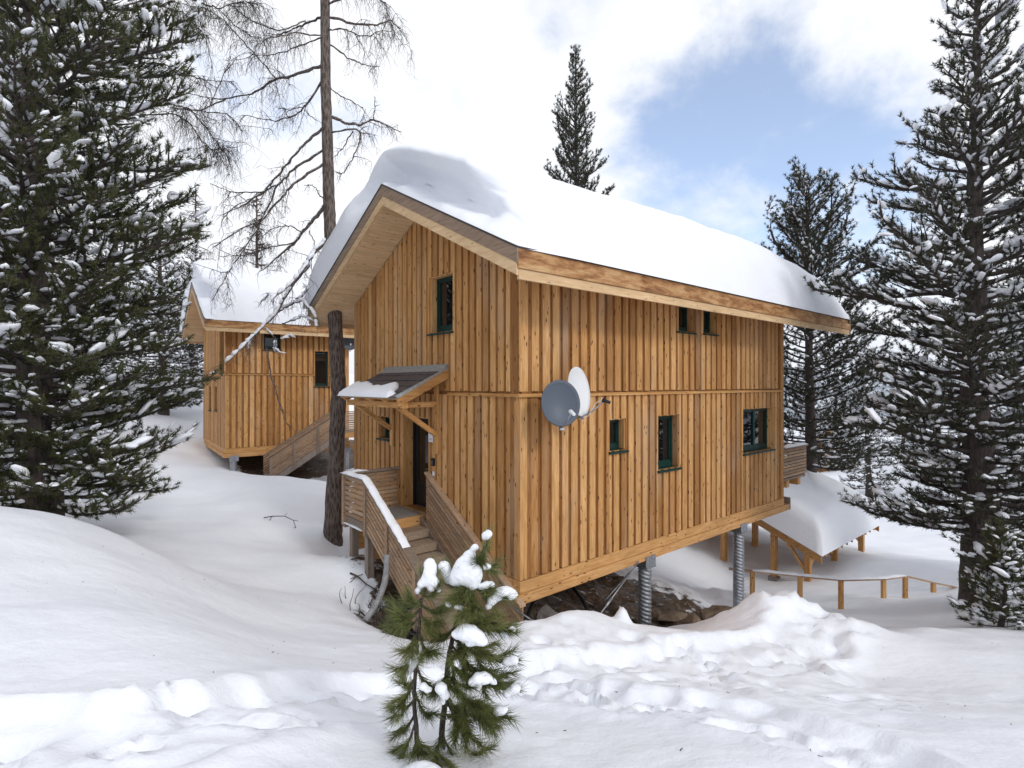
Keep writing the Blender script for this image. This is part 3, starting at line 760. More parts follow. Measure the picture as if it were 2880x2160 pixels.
# entrance canopy of the near chalet
def build_canopy():
    a0, a1 = 2.16, 4.76; zw, zf, p = .30, -.27, 1.12
    root = bpy.data.objects.new('canopy', None); COL.objects.link(root); root.parent = house
    zt = lambda d: zw + (zf - zw) * d / p
    rows = 5
    for i in range(rows):
        d0 = p * i / rows; d1 = p * (i + 1) / rows + .05
        l = .026
        MB().hexa([(-d0, a0, zt(d0) + .005), (-d1, a0, zt(d1) + .005 + l), (-d1, a1, zt(d1) + .005 + l), (-d0, a1, zt(d0) + .005),
                   (-d0, a0, zt(d0) + .018), (-d1, a0, zt(d1) + .020 + l), (-d1, a1, zt(d1) + .020 + l), (-d0, a1, zt(d0) + .018)]).build('slate', M['slate'], root)
    MB().hexa([(-.004, a0, zt(0) + .022), (-.16, a0, zt(.16) + .028), (-.16, a1, zt(.16) + .028), (-.004, a1, zt(0) + .022),
               (-.004, a0, zt(0) + .10), (-.16, a0, zt(.16) + .036), (-.16, a1, zt(.16) + .036), (-.004, a1, zt(0) + .10)]).build('flashing', M['flash'], root)
    MB().hexa([(0, a0 + .01, zt(0) - .02), (-p, a0 + .01, zt(p) - .02), (-p, a1 - .01, zt(p) - .02), (0, a1 - .01, zt(0) - .02),
               (0, a0 + .01, zt(0)), (-p, a0 + .01, zt(p)), (-p, a1 - .01, zt(p)), (0, a1 - .01, zt(0))]).build('boarding', M['soffit'], root)
    for k in range(5):                                  # rafters with bevelled tails
        a = a0 + .05 + (a1 - a0 - .10) * k / 4
        MB().hexa([(-.002, a - .045, zt(0) - .17), (-p + .13, a - .045, zt(p - .13) - .16), (-p + .13, a + .045, zt(p - .13) - .16), (-.002, a + .045, zt(0) - .17),
                   (-.002, a - .045, zt(0) - .022), (-p + .01, a - .045, zt(p) - .022), (-p + .01, a + .045, zt(p) - .022), (-.002, a + .045, zt(0) - .022)]).build('rafter', M['beam_x'], root)
    MB().hexa([(-.002, a0 - .018, zt(0) - .19), (-p, a0 - .018, zt(p) - .17), (-p, a0, zt(p) - .17), (-.002, a0, zt(0) - .19),
               (-.002, a0 - .018, zt(0) - .001), (-p, a0 - .018, zt(p) - .001), (-p, a0, zt(p) - .001), (-.002, a0, zt(0) - .001)]).build('barge_board', M['beam_x'], root)
    MB().hexa([(-.002, a0 - .022, zt(0) + .002), (-p, a0 - .022, zt(p) + .002), (-p, a0 + .03, zt(p) + .002), (-.002, a0 + .03, zt(0) + .002),
               (-.002, a0 - .022, zt(0) + .035), (-p - .05, a0 - .022, zt(p) + .045), (-p - .05, a0 + .03, zt(p) + .045), (-.002, a0 + .03, zt(0) + .035)]).build('metal_edge', M['flash'], root)
    zb = zt(.92) - .165 - .13
    MB().box(-.98, -.86, a0 + .05, a1 - .05, zb, zb + .12).build('purlin', M['beam_y'], root, bevel=.006)
    for a in (2.53, 4.42):
        MB().box(-.062, -.004, a - .06, a + .06, -1.42, zt(.1) - .18).build('wall_post', M['post'], root, bevel=.006)
        MB().box(-.86, -.063, a - .05, a + .05, zb, zb + .11).build('cross_beam', M['beam_x'], root, bevel=.006)
        MB().beam((-.06, a, -1.02), (-.90, a, zb + .02), .09, .09).build('brace', M['beam_x'], root, bevel=.005)
    # snow left on the lower left part
    ny, nx = 46, 22
    V = []
    ya = 2.42; ys = np.linspace(ya, a1 + .03, ny)
    for j in range(nx):
        f = j / (nx - 1)
        back = .46 + .06 * np.sin(ys * 3.1) - .30 * sstep(2.9, 2.42, ys) + fbm(ys * 4, ys * 0 + 2, 5, 2) * .10
        d = (p + .07) - f * back
        edge = np.minimum(np.minimum(f, 1 - f) * back, np.minimum(ys - ya, a1 + .03 - ys))
        h = .11 * (1 - np.exp(-np.clip(edge, 0, None) / .045)) + fbm(ys * 3, d * 3, 6, 2) * .03 * (edge > .02)
        zz = np.where(d > p, zt(p), zt(np.minimum(d, p))) + .036 + h - np.where(d > p, (d - p) * .35, 0)
        V.append(np.stack([-d, ys, zz], 1))
    V = np.array(V); idx = np.arange(nx * ny).reshape(nx, ny)
    q = np.stack([idx[:-1, :-1].ravel(), idx[1:, :-1].ravel(), idx[1:, 1:].ravel(), idx[:-1, 1:].ravel()], 1)
    o = np_mesh('snow_patch', V.reshape(-1, 3), [q], M['snow'], smooth=True)
    o.location = C1; o.rotation_euler = (0, 0, ROT1)
    tag(o, 'patch of snow left on the slate entrance canopy', 'snow', 'loose snow on timber')
build_canopy()

def railing_panel(root, P, a0, zt0, a1, zt1, d, height, n, th=.022, mat=None, gap=.038):
    """slats running parallel to the top line from (a0,zt0) to (a1,zt1)"""
    hs = height / n
    for i in range(n):
        t0 = -.05 - i * hs; t1 = t0 - hs + gap
        MB().hexa([P(a0, d - th / 2, zt0 + t1), P(a1, d - th / 2, zt1 + t1), P(a1, d + th / 2, zt1 + t1), P(a0, d + th / 2, zt0 + t1),
                   P(a0, d - th / 2, zt0 + t0), P(a1, d - th / 2, zt1 + t0), P(a1, d + th / 2, zt1 + t0), P(a0, d + th / 2, zt0 + t0)]).build('slat', mat, root)

def strip_snow(label, M4, line, w, h, seed):
    """a soft ridge of snow lying along a rail; line = local points"""
    V = []; seg = 9; rnd = random.Random(seed)
    pts = []
    for a, b in zip(line[:-1], line[1:]):
        a, b = Vector(a), Vector(b); k = max(2, int((b - a).length / .06))
        pts += [a.lerp(b, i / k) for i in range(k)]
    pts.append(Vector(line[-1]))
    for i, p in enumerate(pts):
        tdir = (pts[min(i + 1, len(pts) - 1)] - pts[max(0, i - 1)]).normalized()
        s = tdir.cross(Vector((0, 0, 1))).normalized()
        taper = min(1, min(i, len(pts) - 1 - i) / 3 + .05)
        hh = h * taper * (1 + .5 * math.sin(i * .7 + seed) * rnd.random()); ww = w * (1 + rnd.uniform(-.08, .08))
        for k in range(seg):
            a = math.pi * k / (seg - 1)
            c = math.cos(a)
            V.append(p + s * (ww / 2 * c) + Vector((0, 0, hh * (max(0, math.sin(a)) ** .6))))
    V = np.array([tuple(v) for v in V]); n = len(pts); idx = np.arange(n * seg).reshape(n, seg)
    q = np.stack([idx[:-1, :-1].ravel(), idx[1:, :-1].ravel(), idx[1:, 1:].ravel(), idx[:-1, 1:].ravel()], 1)
    o = np_mesh('snow_strip', V, [q], M['snow'], smooth=True)
    o.matrix_world = M4
    return tag(o, label, 'snow', 'loose snow on timber')

def world_m(c, r): return Matrix.Translation(Vector(c)) @ Matrix.Rotation(r, 4, 'Z')

def stairs_near():
    root = bpy.data.objects.new('staircase', None); COL.objects.link(root); root.parent = house
    P = lambda a, d, z: (-d, a, z)
    D = 1.22; zl = -2.74; aB, aA = 3.15, 4.18; sl = .61; aE = -.15
    line = lambda a: -1.87 - sl * max(0, aB - a)
    # landing
    nb = 8
    for i in range(nb):
        d0 = .004 + (D - .0) * i / nb
        MB().box(-d0 - D / nb + .008, -d0, aB - .1, aA, zl - .035, zl).build('deck_board', M['deck'], root)
    MB().box(-D, -.01, aB - .16, aB - .101, zl - .20, zl - .0).build('landing_beam', M['beam_x'], root)
    MB().box(-D - .0, -.01, aA - .12, aA - .02, zl - .22, zl - .037).build('landing_beam', M['beam_x'], root)
    MB().box(-D - .02, -D + .08, aB - .1, aA - .02, zl - .22, zl - .037).build('landing_beam', M['greywood'], root)
    # treads and open risers
    n = 10; run = (aB - .16 - aE) / n
    for i in range(n):
        a = aB - .16 - run * (i + 1); z = zl - sl * (run * (i + 1))
        MB().box(-D + .08, -.16, a - .03, a + run - .0, z - .04, z).build('tread', M['deck'], root)
        MB().box(-D + .08, -.16, a - .034, a - .03 - .02, z - .16, z - .002).build('riser', M['deck'], root)
    for d in (D - .03, .12):
        MB().hexa([P(aB - .1, d - .03, zl - .30), P(aE, d - .03, zl - .30 - sl * (aB - aE)), P(aE, d + .03, zl - .30 - sl * (aB - aE)), P(aB - .1, d + .03, zl - .30),
                   P(aB - .1, d - .03, zl + .02), P(aE, d - .03, zl + .02 - sl * (aB - aE)), P(aE, d + .03, zl + .02 - sl * (aB - aE)), P(aB - .1, d + .03, zl + .02)]).build('stringer', M['greywood'], root)
    # outer railing
    do = D + .045
    for (a, zb) in ((aA, -.28), (aB, -.30), (2.25, -.30), (1.25, -.30), (.15, -.30)):
        base = zl if a >= aB else zl - sl * (aB - a)
        MB().box(-do - .02, -do + .075, a - .055, a + .055, base + zb, line(a) - .045).build('post', M['greywood'], root, bevel=.006)
        MB().box(-do - .045, -do - .021, a - .05, a + .05, base + zb + .05, line(a) - .05).build('post', M['slat_x'], root)
    railing_panel(root, P, aB + .056, line(aB), aA - .056, line(aA), do, .86, 8, mat=M['slat'])
    railing_panel(root, P, 2.25 + .056, line(2.306), aB - .056, line(aB - .056), do, 1.0, 9, mat=M['slat'])
    railing_panel(root, P, 1.25 + .056, line(1.306), 2.25 - .056, line(2.194), do, 1.0, 9, mat=M['slat'])
    railing_panel(root, P, .15 + .056, line(.206), 1.25 - .056, line(1.194), do, 1.0, 9, mat=M['slat'])
    for (a, b) in ((aB, aA + .07), (aE, aB)):
        MB().hexa([P(a, do - .09, line(a) - .042), P(b, do - .09, line(b) - .042), P(b, do + .09, line(b) - .042), P(a, do + .09, line(a) - .042),
                   P(a, do - .09, line(a) - .004), P(b, do - .09, line(b) - .004), P(b, do + .09, line(b) - .004), P(a, do + .09, line(a) - .004)]).build('handrail', M['greywood'], root)
    # back railing of the landing, from the wall to the corner post
    for i in range(9):
        z1 = -1.93 - i * .088
        MB().box(-do + .08, -.03, aA - .012, aA + .012, z1 - .066, z1).build('slat', M['slat_x'], root)
    MB().box(-do - .09, -.01, aA - .08, aA + .08, -1.912, -1.874).build('handrail', M['greywood'], root)
    for d in (.10, .62): MB().box(-d - .05, -d + .05, aA + .013, aA + .08, zl - .2, -1.914).build('post', M['slat'], root)
    # inner railing along the wall
    a0, a1 = 2.84, -.15; di = .075
    li = lambda a: -1.80 - sl * (2.84 - a)
    n = 10; hs = 1.02 / n
    for i in range(n):
        t0 = -.055 - i * hs; t1 = t0 - hs + .020
        MB().hexa([P(a1, di - .015, li(a1) + t1), P(a0, di - .015, li(a0) + t1), P(a0, di + .015, li(a0) + t1), P(a1, di + .015, li(a1) + t1),
                   P(a1, di - .015, li(a1) + t0), P(a0, di - .015, li(a0) + t0), P(a0, di + .015, li(a0) + t0), P(a1, di + .015, li(a1) + t0)]).build('slat', M['slat'], root)
    MB().hexa([P(a1, di - .07, li(a1) - .05), P(a0, di - .07, li(a0) - .05), P(a0, di + .06, li(a0) - .05), P(a1, di + .06, li(a1) - .05),
               P(a1, di - .07, li(a1) - .012), P(a0, di - .07, li(a0) - .012), P(a0, di + .06, li(a0) - .012), P(a1, di + .06, li(a1) - .012)]).build('handrail', M['slat'], root)
    # legs of the landing
    for (a, d) in ((aB + .05, D - .05), (aA - .15, D - .1)):
        w = C1 + U1 * (-d) + V1 * a
        MB().box(-d - .07, -d + .07, a - .07, a + .07, gz(w.x, w.y) - .3, zl - .222).build('landing_leg', M['greywood'], root)
        MB().box(-d + .075, -d + .22, a - .06, a + .06, zl - .75, zl - .222).build('landing_leg', M['beam_x'], root)
    M4 = world_m(C1, ROT1)
    strip_snow('white snow strip along the stair handrail of the near chalet', M4, [(-do, aA + .06, -1.873), (-do, aB, -1.873), (-do, 1.55, line(1.55) - .003)], .16, .055, 4)
    strip_snow('thin snow strip on the landing rail under the slate canopy', M4, [(-.75, aA, -1.873), (-do, aA + .02, -1.873)], .13, .035, 6)
    strip_snow('snow line on the bottom edge of the landing railing', M4, [(-do - .055, aA - .07, zl - .16), (-do - .055, aB + .07, zl - .16)], .05, .03, 8)
    # door mat
    mt = MB().box(-.30, .30, -.44, .44, 0, .018).build('doormat', M['mat_grey'], None, bevel=.005)
    mt.matrix_world = M4 @ Matrix.Translation((-.42, 3.5, zl + .001))
    tag(mt, 'grey doormat in front of the dark entrance door', 'doormat')
stairs_near()

def stairs_far():
    root = bpy.data.objects.new('staircase', None); COL.objects.link(root); root.parent = house2
    D = 1.25; sl = .62
    x0, x1, xl = 1.47, 4.45, 5.9                       # foot, top, end of landing
    zl = -2.74; f = lambda x: zl - sl * max(0, x1 - x)
    line = lambda x: f(x) + .90
    for d, mt in ((D, M['slat_x']), (.15, M['slat_x'])):
        for i in range(8):
            t0 = -.05 - i * .108; t1 = t0 - .068
            MB().hexa([(x0, -d - .012, line(x0) + t1), (x1, -d - .012, line(x1) + t1), (x1, -d + .012, line(x1) + t1), (x0, -d + .012, line(x0) + t1),
                       (x0, -d - .012, line(x0) + t0), (x1, -d - .012, line(x1) + t0), (x1, -d + .012, line(x1) + t0), (x0, -d + .012, line(x0) + t0)]).build('slat', mt, root)
        MB().hexa([(x0, -d - .06, line(x0) - .04), (x1, -d - .06, line(x1) - .04), (x1, -d + .06, line(x1) - .04), (x0, -d + .06, line(x0) - .04),
                   (x0, -d - .06, line(x0)), (x1, -d - .06, line(x1)), (x1, -d + .06, line(x1)), (x0, -d + .06, line(x0))]).build('handrail', M['greywood'], root)
        MB().hexa([(x0, -d - .03, f(x0) - .30), (x1, -d - .03, f(x1) - .30), (x1, -d + .03, f(x1) - .30), (x0, -d + .03, f(x0) - .30),
                   (x0, -d - .03, f(x0) - .01), (x1, -d - .03, f(x1) - .01), (x1, -d + .03, f(x1) - .01), (x0, -d + .03, f(x0) - .01)]).build('stringer', M['greywood'], root)
    for x in (x0 + .05, 2.45, 3.45, x1):
        MB().box(x - .05, x + .05, -D - .075, -D - .014, f(x) - .28, line(x) - .042).build('post', M['greywood'], root)
    for i in range(8): MB().box(x1 + .06, xl, -D - .012, -D + .012, zl + .05 + i * .1, zl + .13 + i * .1).build('slat', M['slat_x'], root)
    MB().box(x1, xl, -D - .06, -D + .06, zl + .86, zl + .90).build('handrail', M['greywood'], root)
    MB().box(x1, xl, -D, -.01, zl - .06, zl).build('landing_deck', M['deck'], root)
    MB().box(x1, xl, -D - .03, -D + .08, zl - .30, zl - .062).build('landing_beam', M['beam_x'], root)
    for x in (x1 + .2, xl - .1): MB().box(x - .06, x + .06, -D + .09, -D + .2, zl - 2.4, zl - .062).build('landing_leg', M['greywood'], root)
    n = 12
    for i in range(n):
        x = x0 + (x1 - x0) * i / n
        MB().box(x, x + .30, -D + .03, -.19, f(x) - .04 + .12, f(x) + .12).build('tread', M['deck'], root)
stairs_far()

# balcony at the rear of the near chalet
def balcony():
    root = bpy.data.objects.new('balcony', None); COL.objects.link(root); root.parent = house
    x0, x1 = LEN + .035, 11.80; zt, zb = -1.90, -2.76
    for i in range(9):
        z = zb + .02 + i * .093
        MB().box(x0, x1, -.02, .005, z, z + .072).build('slat', M['slat_x'], root)
        MB().box(x1 - .025, x1, .01, W, z, z + .072).build('slat', M['slat'], root)
    for x in (x0 + .08, x0 + .6, x0 + 1.1, x1 - .08): MB().box(x - .045, x + .045, .007, .09, zb - .1, zt - .002).build('post', M['greywood'], root)
    MB().box(x0, x1 + .03, -.07, .08, zt, zt + .04).build('handrail', M['greywood'], root)
    MB().box(x1 - .07, x1 + .03, .081, W, zt, zt + .04).build('handrail', M['greywood'], root)
    MB().box(x0, x1 - .03, .0, W, zb - .08, zb - .02).build('deck', M['deck'], root)
    for x in (x0 + .4, x0 + 1.2): MB().box(x - .09, x + .09, .02, W, zb - .30, zb - .081).build('joist', M['beam_y'], root)
    MB().box(LEN + .43, LEN + .50, -.03, .19, -3.70, -3.35).build('beam_end', M['greywood'], root)
    M4 = world_m(C1, ROT1)
    strip_snow('snow along the balcony rail at the rear of the near chalet', M4, [(x0 + .1, .0, zt + .041), (x1, .0, zt + .041)], .15, .07, 3)
balcony()

# ------------------------------------------------------------------ satellite dishes
def dish(label, centre, normal, rx, ry, arm_dir, mat, back_to):
    n = Vector(normal).normalized(); up = Vector((0, 0, 1)); s = up.cross(n).normalized(); u = n.cross(s)
    root = empty('satellite_dish', centre, 0, label, 'satellite dish', 'satellite dishes on timber walls')
    seg, rings = 40, 8; V = []; Fq = []
    dep = .10 * 2
    for side in (0, 1):
        for i in range(rings + 1):
            r = i / rings
            for k in range(seg):
                a = 2 * math.pi * k / seg
                p = s * (math.cos(a) * rx * r) + u * (math.sin(a) * ry * r) + n * (.085 * (r * r - 1) - side * .008 + (.012 if (r == 1 and side == 0) else 0))
                V.append(tuple(p))
    o = lambda side, i, k: side * (rings + 1) * seg + i * seg + k % seg
    for i in range(rings):
        for k in range(seg):
            Fq.append((o(0, i, k), o(0, i, k + 1), o(0, i + 1, k + 1), o(0, i + 1, k)))
            Fq.append((o(1, i, k), o(1, i + 1, k), o(1, i + 1, k + 1), o(1, i, k + 1)))
    for k in range(seg): Fq.append((o(0, rings, k), o(0, rings, k + 1), o(1, rings, k + 1), o(1, rings, k)))
    np_mesh('reflector', V, [np.array(Fq)], mat, root, smooth=True)
    base = -u * (ry * 1.02) - n * .02
    tip = n * (ry * 1.05) - u * (ry * .50) + s * arm_dir * .02
    mid = base.lerp(tip, .5) - u * .03
    MB().tube([base - n * .06, base, mid, tip], [.013, .013, .012, .011], 8).build('arm', M['steel'], root)
    if mat is M['white_paint']:
        pts = [base.lerp(tip, q) - u * (.06 * math.sin(q * math.pi * 2.1)) for q in np.linspace(.05, .98, 14)]
        MB().tube(pts, .006, 6).build('cable', M['white_paint'], root)
    d2 = (-(tip) - u * .0).normalized()
    rc = MB().tube([tip - d2 * .10, tip - d2 * .02, tip + d2 * .0, tip + d2 * .04], [.026, .026, .034, .036], 14)
    rc.build('receiver', M['black'] if mat is M['white_paint'] else M['white_paint'], root)
    MB().tube([tip + d2 * .041, tip + d2 * .06], [.034, .030], 14).build('receiver_cap', M['white_paint'], root)
    MB().beam(base - n * .03 - u * .03, base + n * .03 - u * .03, .07, .035, u).build('arm_bracket', M['steel'], root)
    bt = Vector(back_to) - Vector(centre)
    bk = MB().tube([-n * .09, -n * .20, -n * .20 - u * .02], .022, 8); bk.tube([-n * .20 - u * .25, -n * .20 + u * .12], .024, 10); bk.tube([-n * .20 - u * .1, bt * .6 - n * .06, bt], .024, 10)
    bk.build('mount', M['steel'], root)
    MB().beam(bt - Vector((0, 0, .07)), bt + Vector((0, 0, .07)), .10, .03, V1).build('wall_plate', M['steel'], root)
    return root
def on_wall(x, z, out=0.0): return C1 + U1 * x - V1 * out + Vector((0, 0, z))
gpos = at(1577, 1134, 8.75)
dish('round slate-grey satellite dish in front of the white one', gpos, (.26, -.96, .16), .335, .385, 1, M['grey_paint'], on_wall(.62, -.36, .03))
wpos = at(1629, 1101, 9.25)
dish('white satellite dish turned sideways behind the grey one', wpos, (.80, -.60, .14), .36, .43, 1, M['white_paint'], on_wall(1.05, -.32, .03))

u2, v2 = Vector((math.cos(ROT2), math.sin(ROT2), 0)), Vector((-math.sin(ROT2), math.cos(ROT2), 0))
dish('pale satellite dish at the end of the chalet behind the larch', C2 + u2 * 5.18 - v2 * .45 + Vector((0, 0, 1.38)), (.30, -.93, .12), .34, .40, 1, M['grey_paint'], C2 + u2 * 5.1 - v2 * .03 + Vector((0, 0, 1.25)))

# small things on the wall by the door
def wall_thing(name, label, cat, a, z, parts, group=None):
    root = empty(name, C1 + V1 * a + Vector((0, 0, z)), ROT1, label, cat, group)
    for (nm, x0, x1, y0, y1, z0, z1, mt) in parts: MB().box(x0, x1, y0, y1, z0, z1).build(nm, M[mt], root)
wall_thing('notice', 'white paper notice with blue mark beside the entrance door', 'notice', 2.79, -1.06,
           [('sheet', -.012, -.005, -.085, .085, -.14, .14, 'paper'), ('blue_mark', -.0145, -.0122, -.015, .045, .02, .085, 'ink'), ('blue_mark', -.0165, -.0147, .005, .025, .04, .065, 'paper'),
            ('print_line', -.0145, -.0122, -.06, -.02, .02, .085, 'ink_grey'), ('print_line', -.0145, -.0122, -.06, .06, -.07, -.058, 'ink_grey'), ('print_line', -.0145, -.0122, -.06, .06, -.10, -.088, 'ink_grey')])
wall_thing('key_box', 'small black key box under the paper notice', 'key box', 2.68, -1.60, [('case', -.05, -.004, -.045, .045, -.075, .075, 'black'), ('keypad', -.054, -.0505, -.03, .03, -.05, .03, 'grey_paint')])
wall_thing('switch', 'small white wall switch below the black key box', 'switch', 2.68, -1.84, [('plate', -.02, -.004, -.035, .035, -.045, .045, 'white_paint'), ('rocker', -.026, -.0205, -.02, .02, -.025, .025, 'paper')])

# ------------------------------------------------------------------ carport, rail, pipe, rods, stones
def carport():
    a = ROT1; u, v = U1, V1
    N = at(2310, 1562, 18.8)
    root = empty('carport', (N.x, N.y, N.z), a, 'open timber carport with snow-laden roof below the near chalet', 'carport')
    LU, HW, rise = 6.4, 3.45, 1.42
    gl = lambda x, y: gz(N.x + u.x * x + v.x * y, N.y + u.y * x + v.y * y) - N.z - .3
    rz = lambda y: rise * (1 - abs(y - HW) / HW)
    for s, (y0, y1) in enumerate(((0, HW), (HW, 2 * HW))):
        MB().hexa([(.0, y0, rz(y0) - .03), (LU, y0, rz(y0) - .03), (LU, y1, rz(y1) - .03), (0, y1, rz(y1) - .03), (.0, y0, rz(y0)), (LU, y0, rz(y0)), (LU, y1, rz(y1)), (0, y1, rz(y1))]).build('roof_deck', M['slat_x'], root)
        for x in (.0, LU - .06):
            MB().hexa([(x, y0, rz(y0) - .30), (x + .06, y0, rz(y0) - .30), (x + .06, y1, rz(y1) - .30), (x, y1, rz(y1) - .30), (x, y0, rz(y0) - .032), (x + .06, y0, rz(y0) - .032), (x + .06, y1, rz(y1) - .032), (x, y1, rz(y1) - .032)]).build('barge_board', M['beam_y'], root)
        for k in range(1, 12):
            x = k * LU / 12
            MB().hexa([(x - .04, y0 + .02, rz(y0) - .16), (x + .04, y0 + .02, rz(y0) - .16), (x + .04, y1, rz(y1) - .18), (x - .04, y1, rz(y1) - .18), (x - .04, y0 + .02, rz(y0) - .031), (x + .04, y0 + .02, rz(y0) - .031), (x + .04, y1, rz(y1) - .031), (x - .04, y1, rz(y1) - .031)]).build('rafter', M['beam_y'], root)
    for (y, zt) in ((.55, rz(.55) - .18), (2 * HW - .55, rz(.55) - .18)):
        MB().box(.2, LU - .1, y - .08, y + .08, zt - .2, zt).build('purlin', M['beam_x'], root)
        for x in (.3, 2.9, 6.0):
            MB().box(x - .1, x + .1, y - .1, y + .1, gl(x, y), zt - .2).build('post', M['post'], root, bevel=.008)
            if y < 1:
                MB().beam((x + .08, y, zt - .75), (x + .62, y, zt - .2), .09, .10).build('brace', M['beam_x'], root)
            for sy in ((1,) if y < 1 else (-1,)):
                MB().beam((x, y + sy * .09, zt - .80), (x, y + sy * .70, zt + .05), .09, .10).build('brace', M['beam_y'], root)
    for (x, y) in ((.3, 1.75), (.3, 3.75)):
        zt = rz(y) - .22
        MB().box(x - .1, x + .1, y - .1, y + .1, gl(x, y), zt).build('post', M['post'], root, bevel=.008)
        if y > 3:
            for sy in (-1, 1): MB().beam((x, y + sy * .1, zt - .95), (x, y + sy * 1.0, zt - .25), .10, .11).build('brace', M['beam_y'], root)
        else:
            MB().box(x - .16, x + .16, y - .16, y + .16, gl(x, y), gl(x, y) + .42).build('footing', M['greyrock'], root)
    for (x, y) in ((2.7, 5.6), (2.7, 3.6)):
        MB().box(x - .1, x + .1, y - .1, y + .1, gl(x, y), rz(y) - .2).build('post', M['post'], root)
    # snow on it
    nx, ny = 60, 70; V = []
    ys = np.linspace(-.05, 2 * HW + .05, ny)
    for i in range(nx):
        x = -.06 + (LU + .12) * i / (nx - 1); X = np.full(ny, x)
        e = np.minimum(np.minimum(ys + .05, 2 * HW + .05 - ys), np.minimum(x + .06, LU + .06 - x))
        zs = rise - rise / HW * np.sqrt((ys - HW) ** 2 + .7 ** 2) + .20
        h = (zs - rise * (1 - np.abs(ys - HW) / HW)) + .95 + fbm(X * .5, ys * .5, 77, 3) * .16 + fbm(X * 2.5, ys * 2.5, 78, 2) * .03
        h = h * np.sqrt(np.clip(1 - (1 - np.clip(e / .55, 0, 1)) ** 2.4, 0, 1))
        V.append(np.stack([X, ys, rise * (1 - np.abs(ys - HW) / HW) + .003 + h], 1))
    V = np.array(V); idx = np.arange(nx * ny).reshape(nx, ny)
    q = np.stack([idx[:-1, :-1].ravel(), idx[1:, :-1].ravel(), idx[1:, 1:].ravel(), idx[:-1, 1:].ravel()], 1)
    o = np_mesh('roof_snow', V.reshape(-1, 3), [q], M['snow'], smooth=True); o.location = root.location; o.rotation_euler = (0, 0, a)
    tag(o, 'thick smooth snow on the carport roof below the chalet', 'snow', 'snow caps on roofs')
carport()

def path_rail():
    root = empty('path_railing', at(2365, 1660, 15.3), 0, 'low wooden railing with single top rail along the snowy path', 'railing')
    o = Vector(root.location)
    ps = [(2050, 1602, 1690, 15.8), (2116, 1608, 1690, 15.6), (2250, 1622, 1681, 15.4), (2365, 1633, 1703, 15.2), (2485, 1630, 1697, 15.6), (2546, 1622, 1690, 16.0), (2625, 1641, 1683, 16.4), (2700, 1656, 1683, 16.9)]
    tops = [at(p[0], p[1], p[3]) - o for p in ps]
    for p, t_ in zip(ps[1:-1], tops[1:-1]):
        w = t_ + o; zb = min(gz(w.x, w.y) - .25, at(p[0], p[2], p[3]).z) - o.z
        MB().box(t_.x - .055, t_.x + .055, t_.y - .05, t_.y + .05, zb, t_.z - .001).build('post', M['post'], root, bevel=.005)
    for a, b in zip(tops[:-1], tops[1:]):
        MB().beam(a + Vector((0, 0, .022)), b + Vector((0, 0, .022)), .13, .042).build('rail', M['slat_x'], root)
    strip_snow('thin snow lying on the low wooden path railing', Matrix.Translation(o), [tuple(t_ + Vector((0, 0, .044))) for t_ in tops[1:6]], .14, .05, 9)
path_rail()

def pipe():
    pts = [at(1089, 1560, 9.62), at(1088, 1600, 9.58), at(1082, 1640, 9.5), at(1064, 1690, 9.35), at(1044, 1722, 9.2), at(1028, 1745, 9.1)]
    o = MB().tube(pts, .055, 12).build('drain_pipe', M['pipe'], None)
    tag(o, 'grey curved plastic pipe leaning from the stairs into the snow', 'pipe')
pipe()

def rods():
    for (a, b, lab) in ((at(1797, 1578, 11.0), at(1675, 1745, 9.7), 'steel tension rod slanting down from the front steel stilt'),
                        (at(1430, 1700, 9.0), at(1545, 1778, 8.5), 'short steel tie rod under the near corner of the chalet'),
                        (at(1700, 1690, 12.4), at(1790, 1590, 13.6), 'thin steel rod crossing behind the slanting tension rod')):
        MB_ = MB().tube([a, b], .014, 8); c = a.lerp(b, .72); d = (b - a).normalized() * .12
        MB_.tube([c - d, c + d], .026, 8)
        tag(MB_.build('tie_rod', M['steel'], None), lab, 'rod', 'steel tie rods')
    for (pts, lab) in (([at(1610, 1650, 12), at(1640, 1690, 11.6), at(1655, 1720, 11.2)], 'black drain pipe hanging under the chalet floor'),
                       ([at(1500, 1690, 10.5), at(1480, 1740, 10.2), at(1455, 1760, 10)], 'black hose under the near corner of the chalet')):
        tag(MB().tube(pts, .045, 10).build('drain_pipe', M['black'], None), lab, 'pipe')
rods()

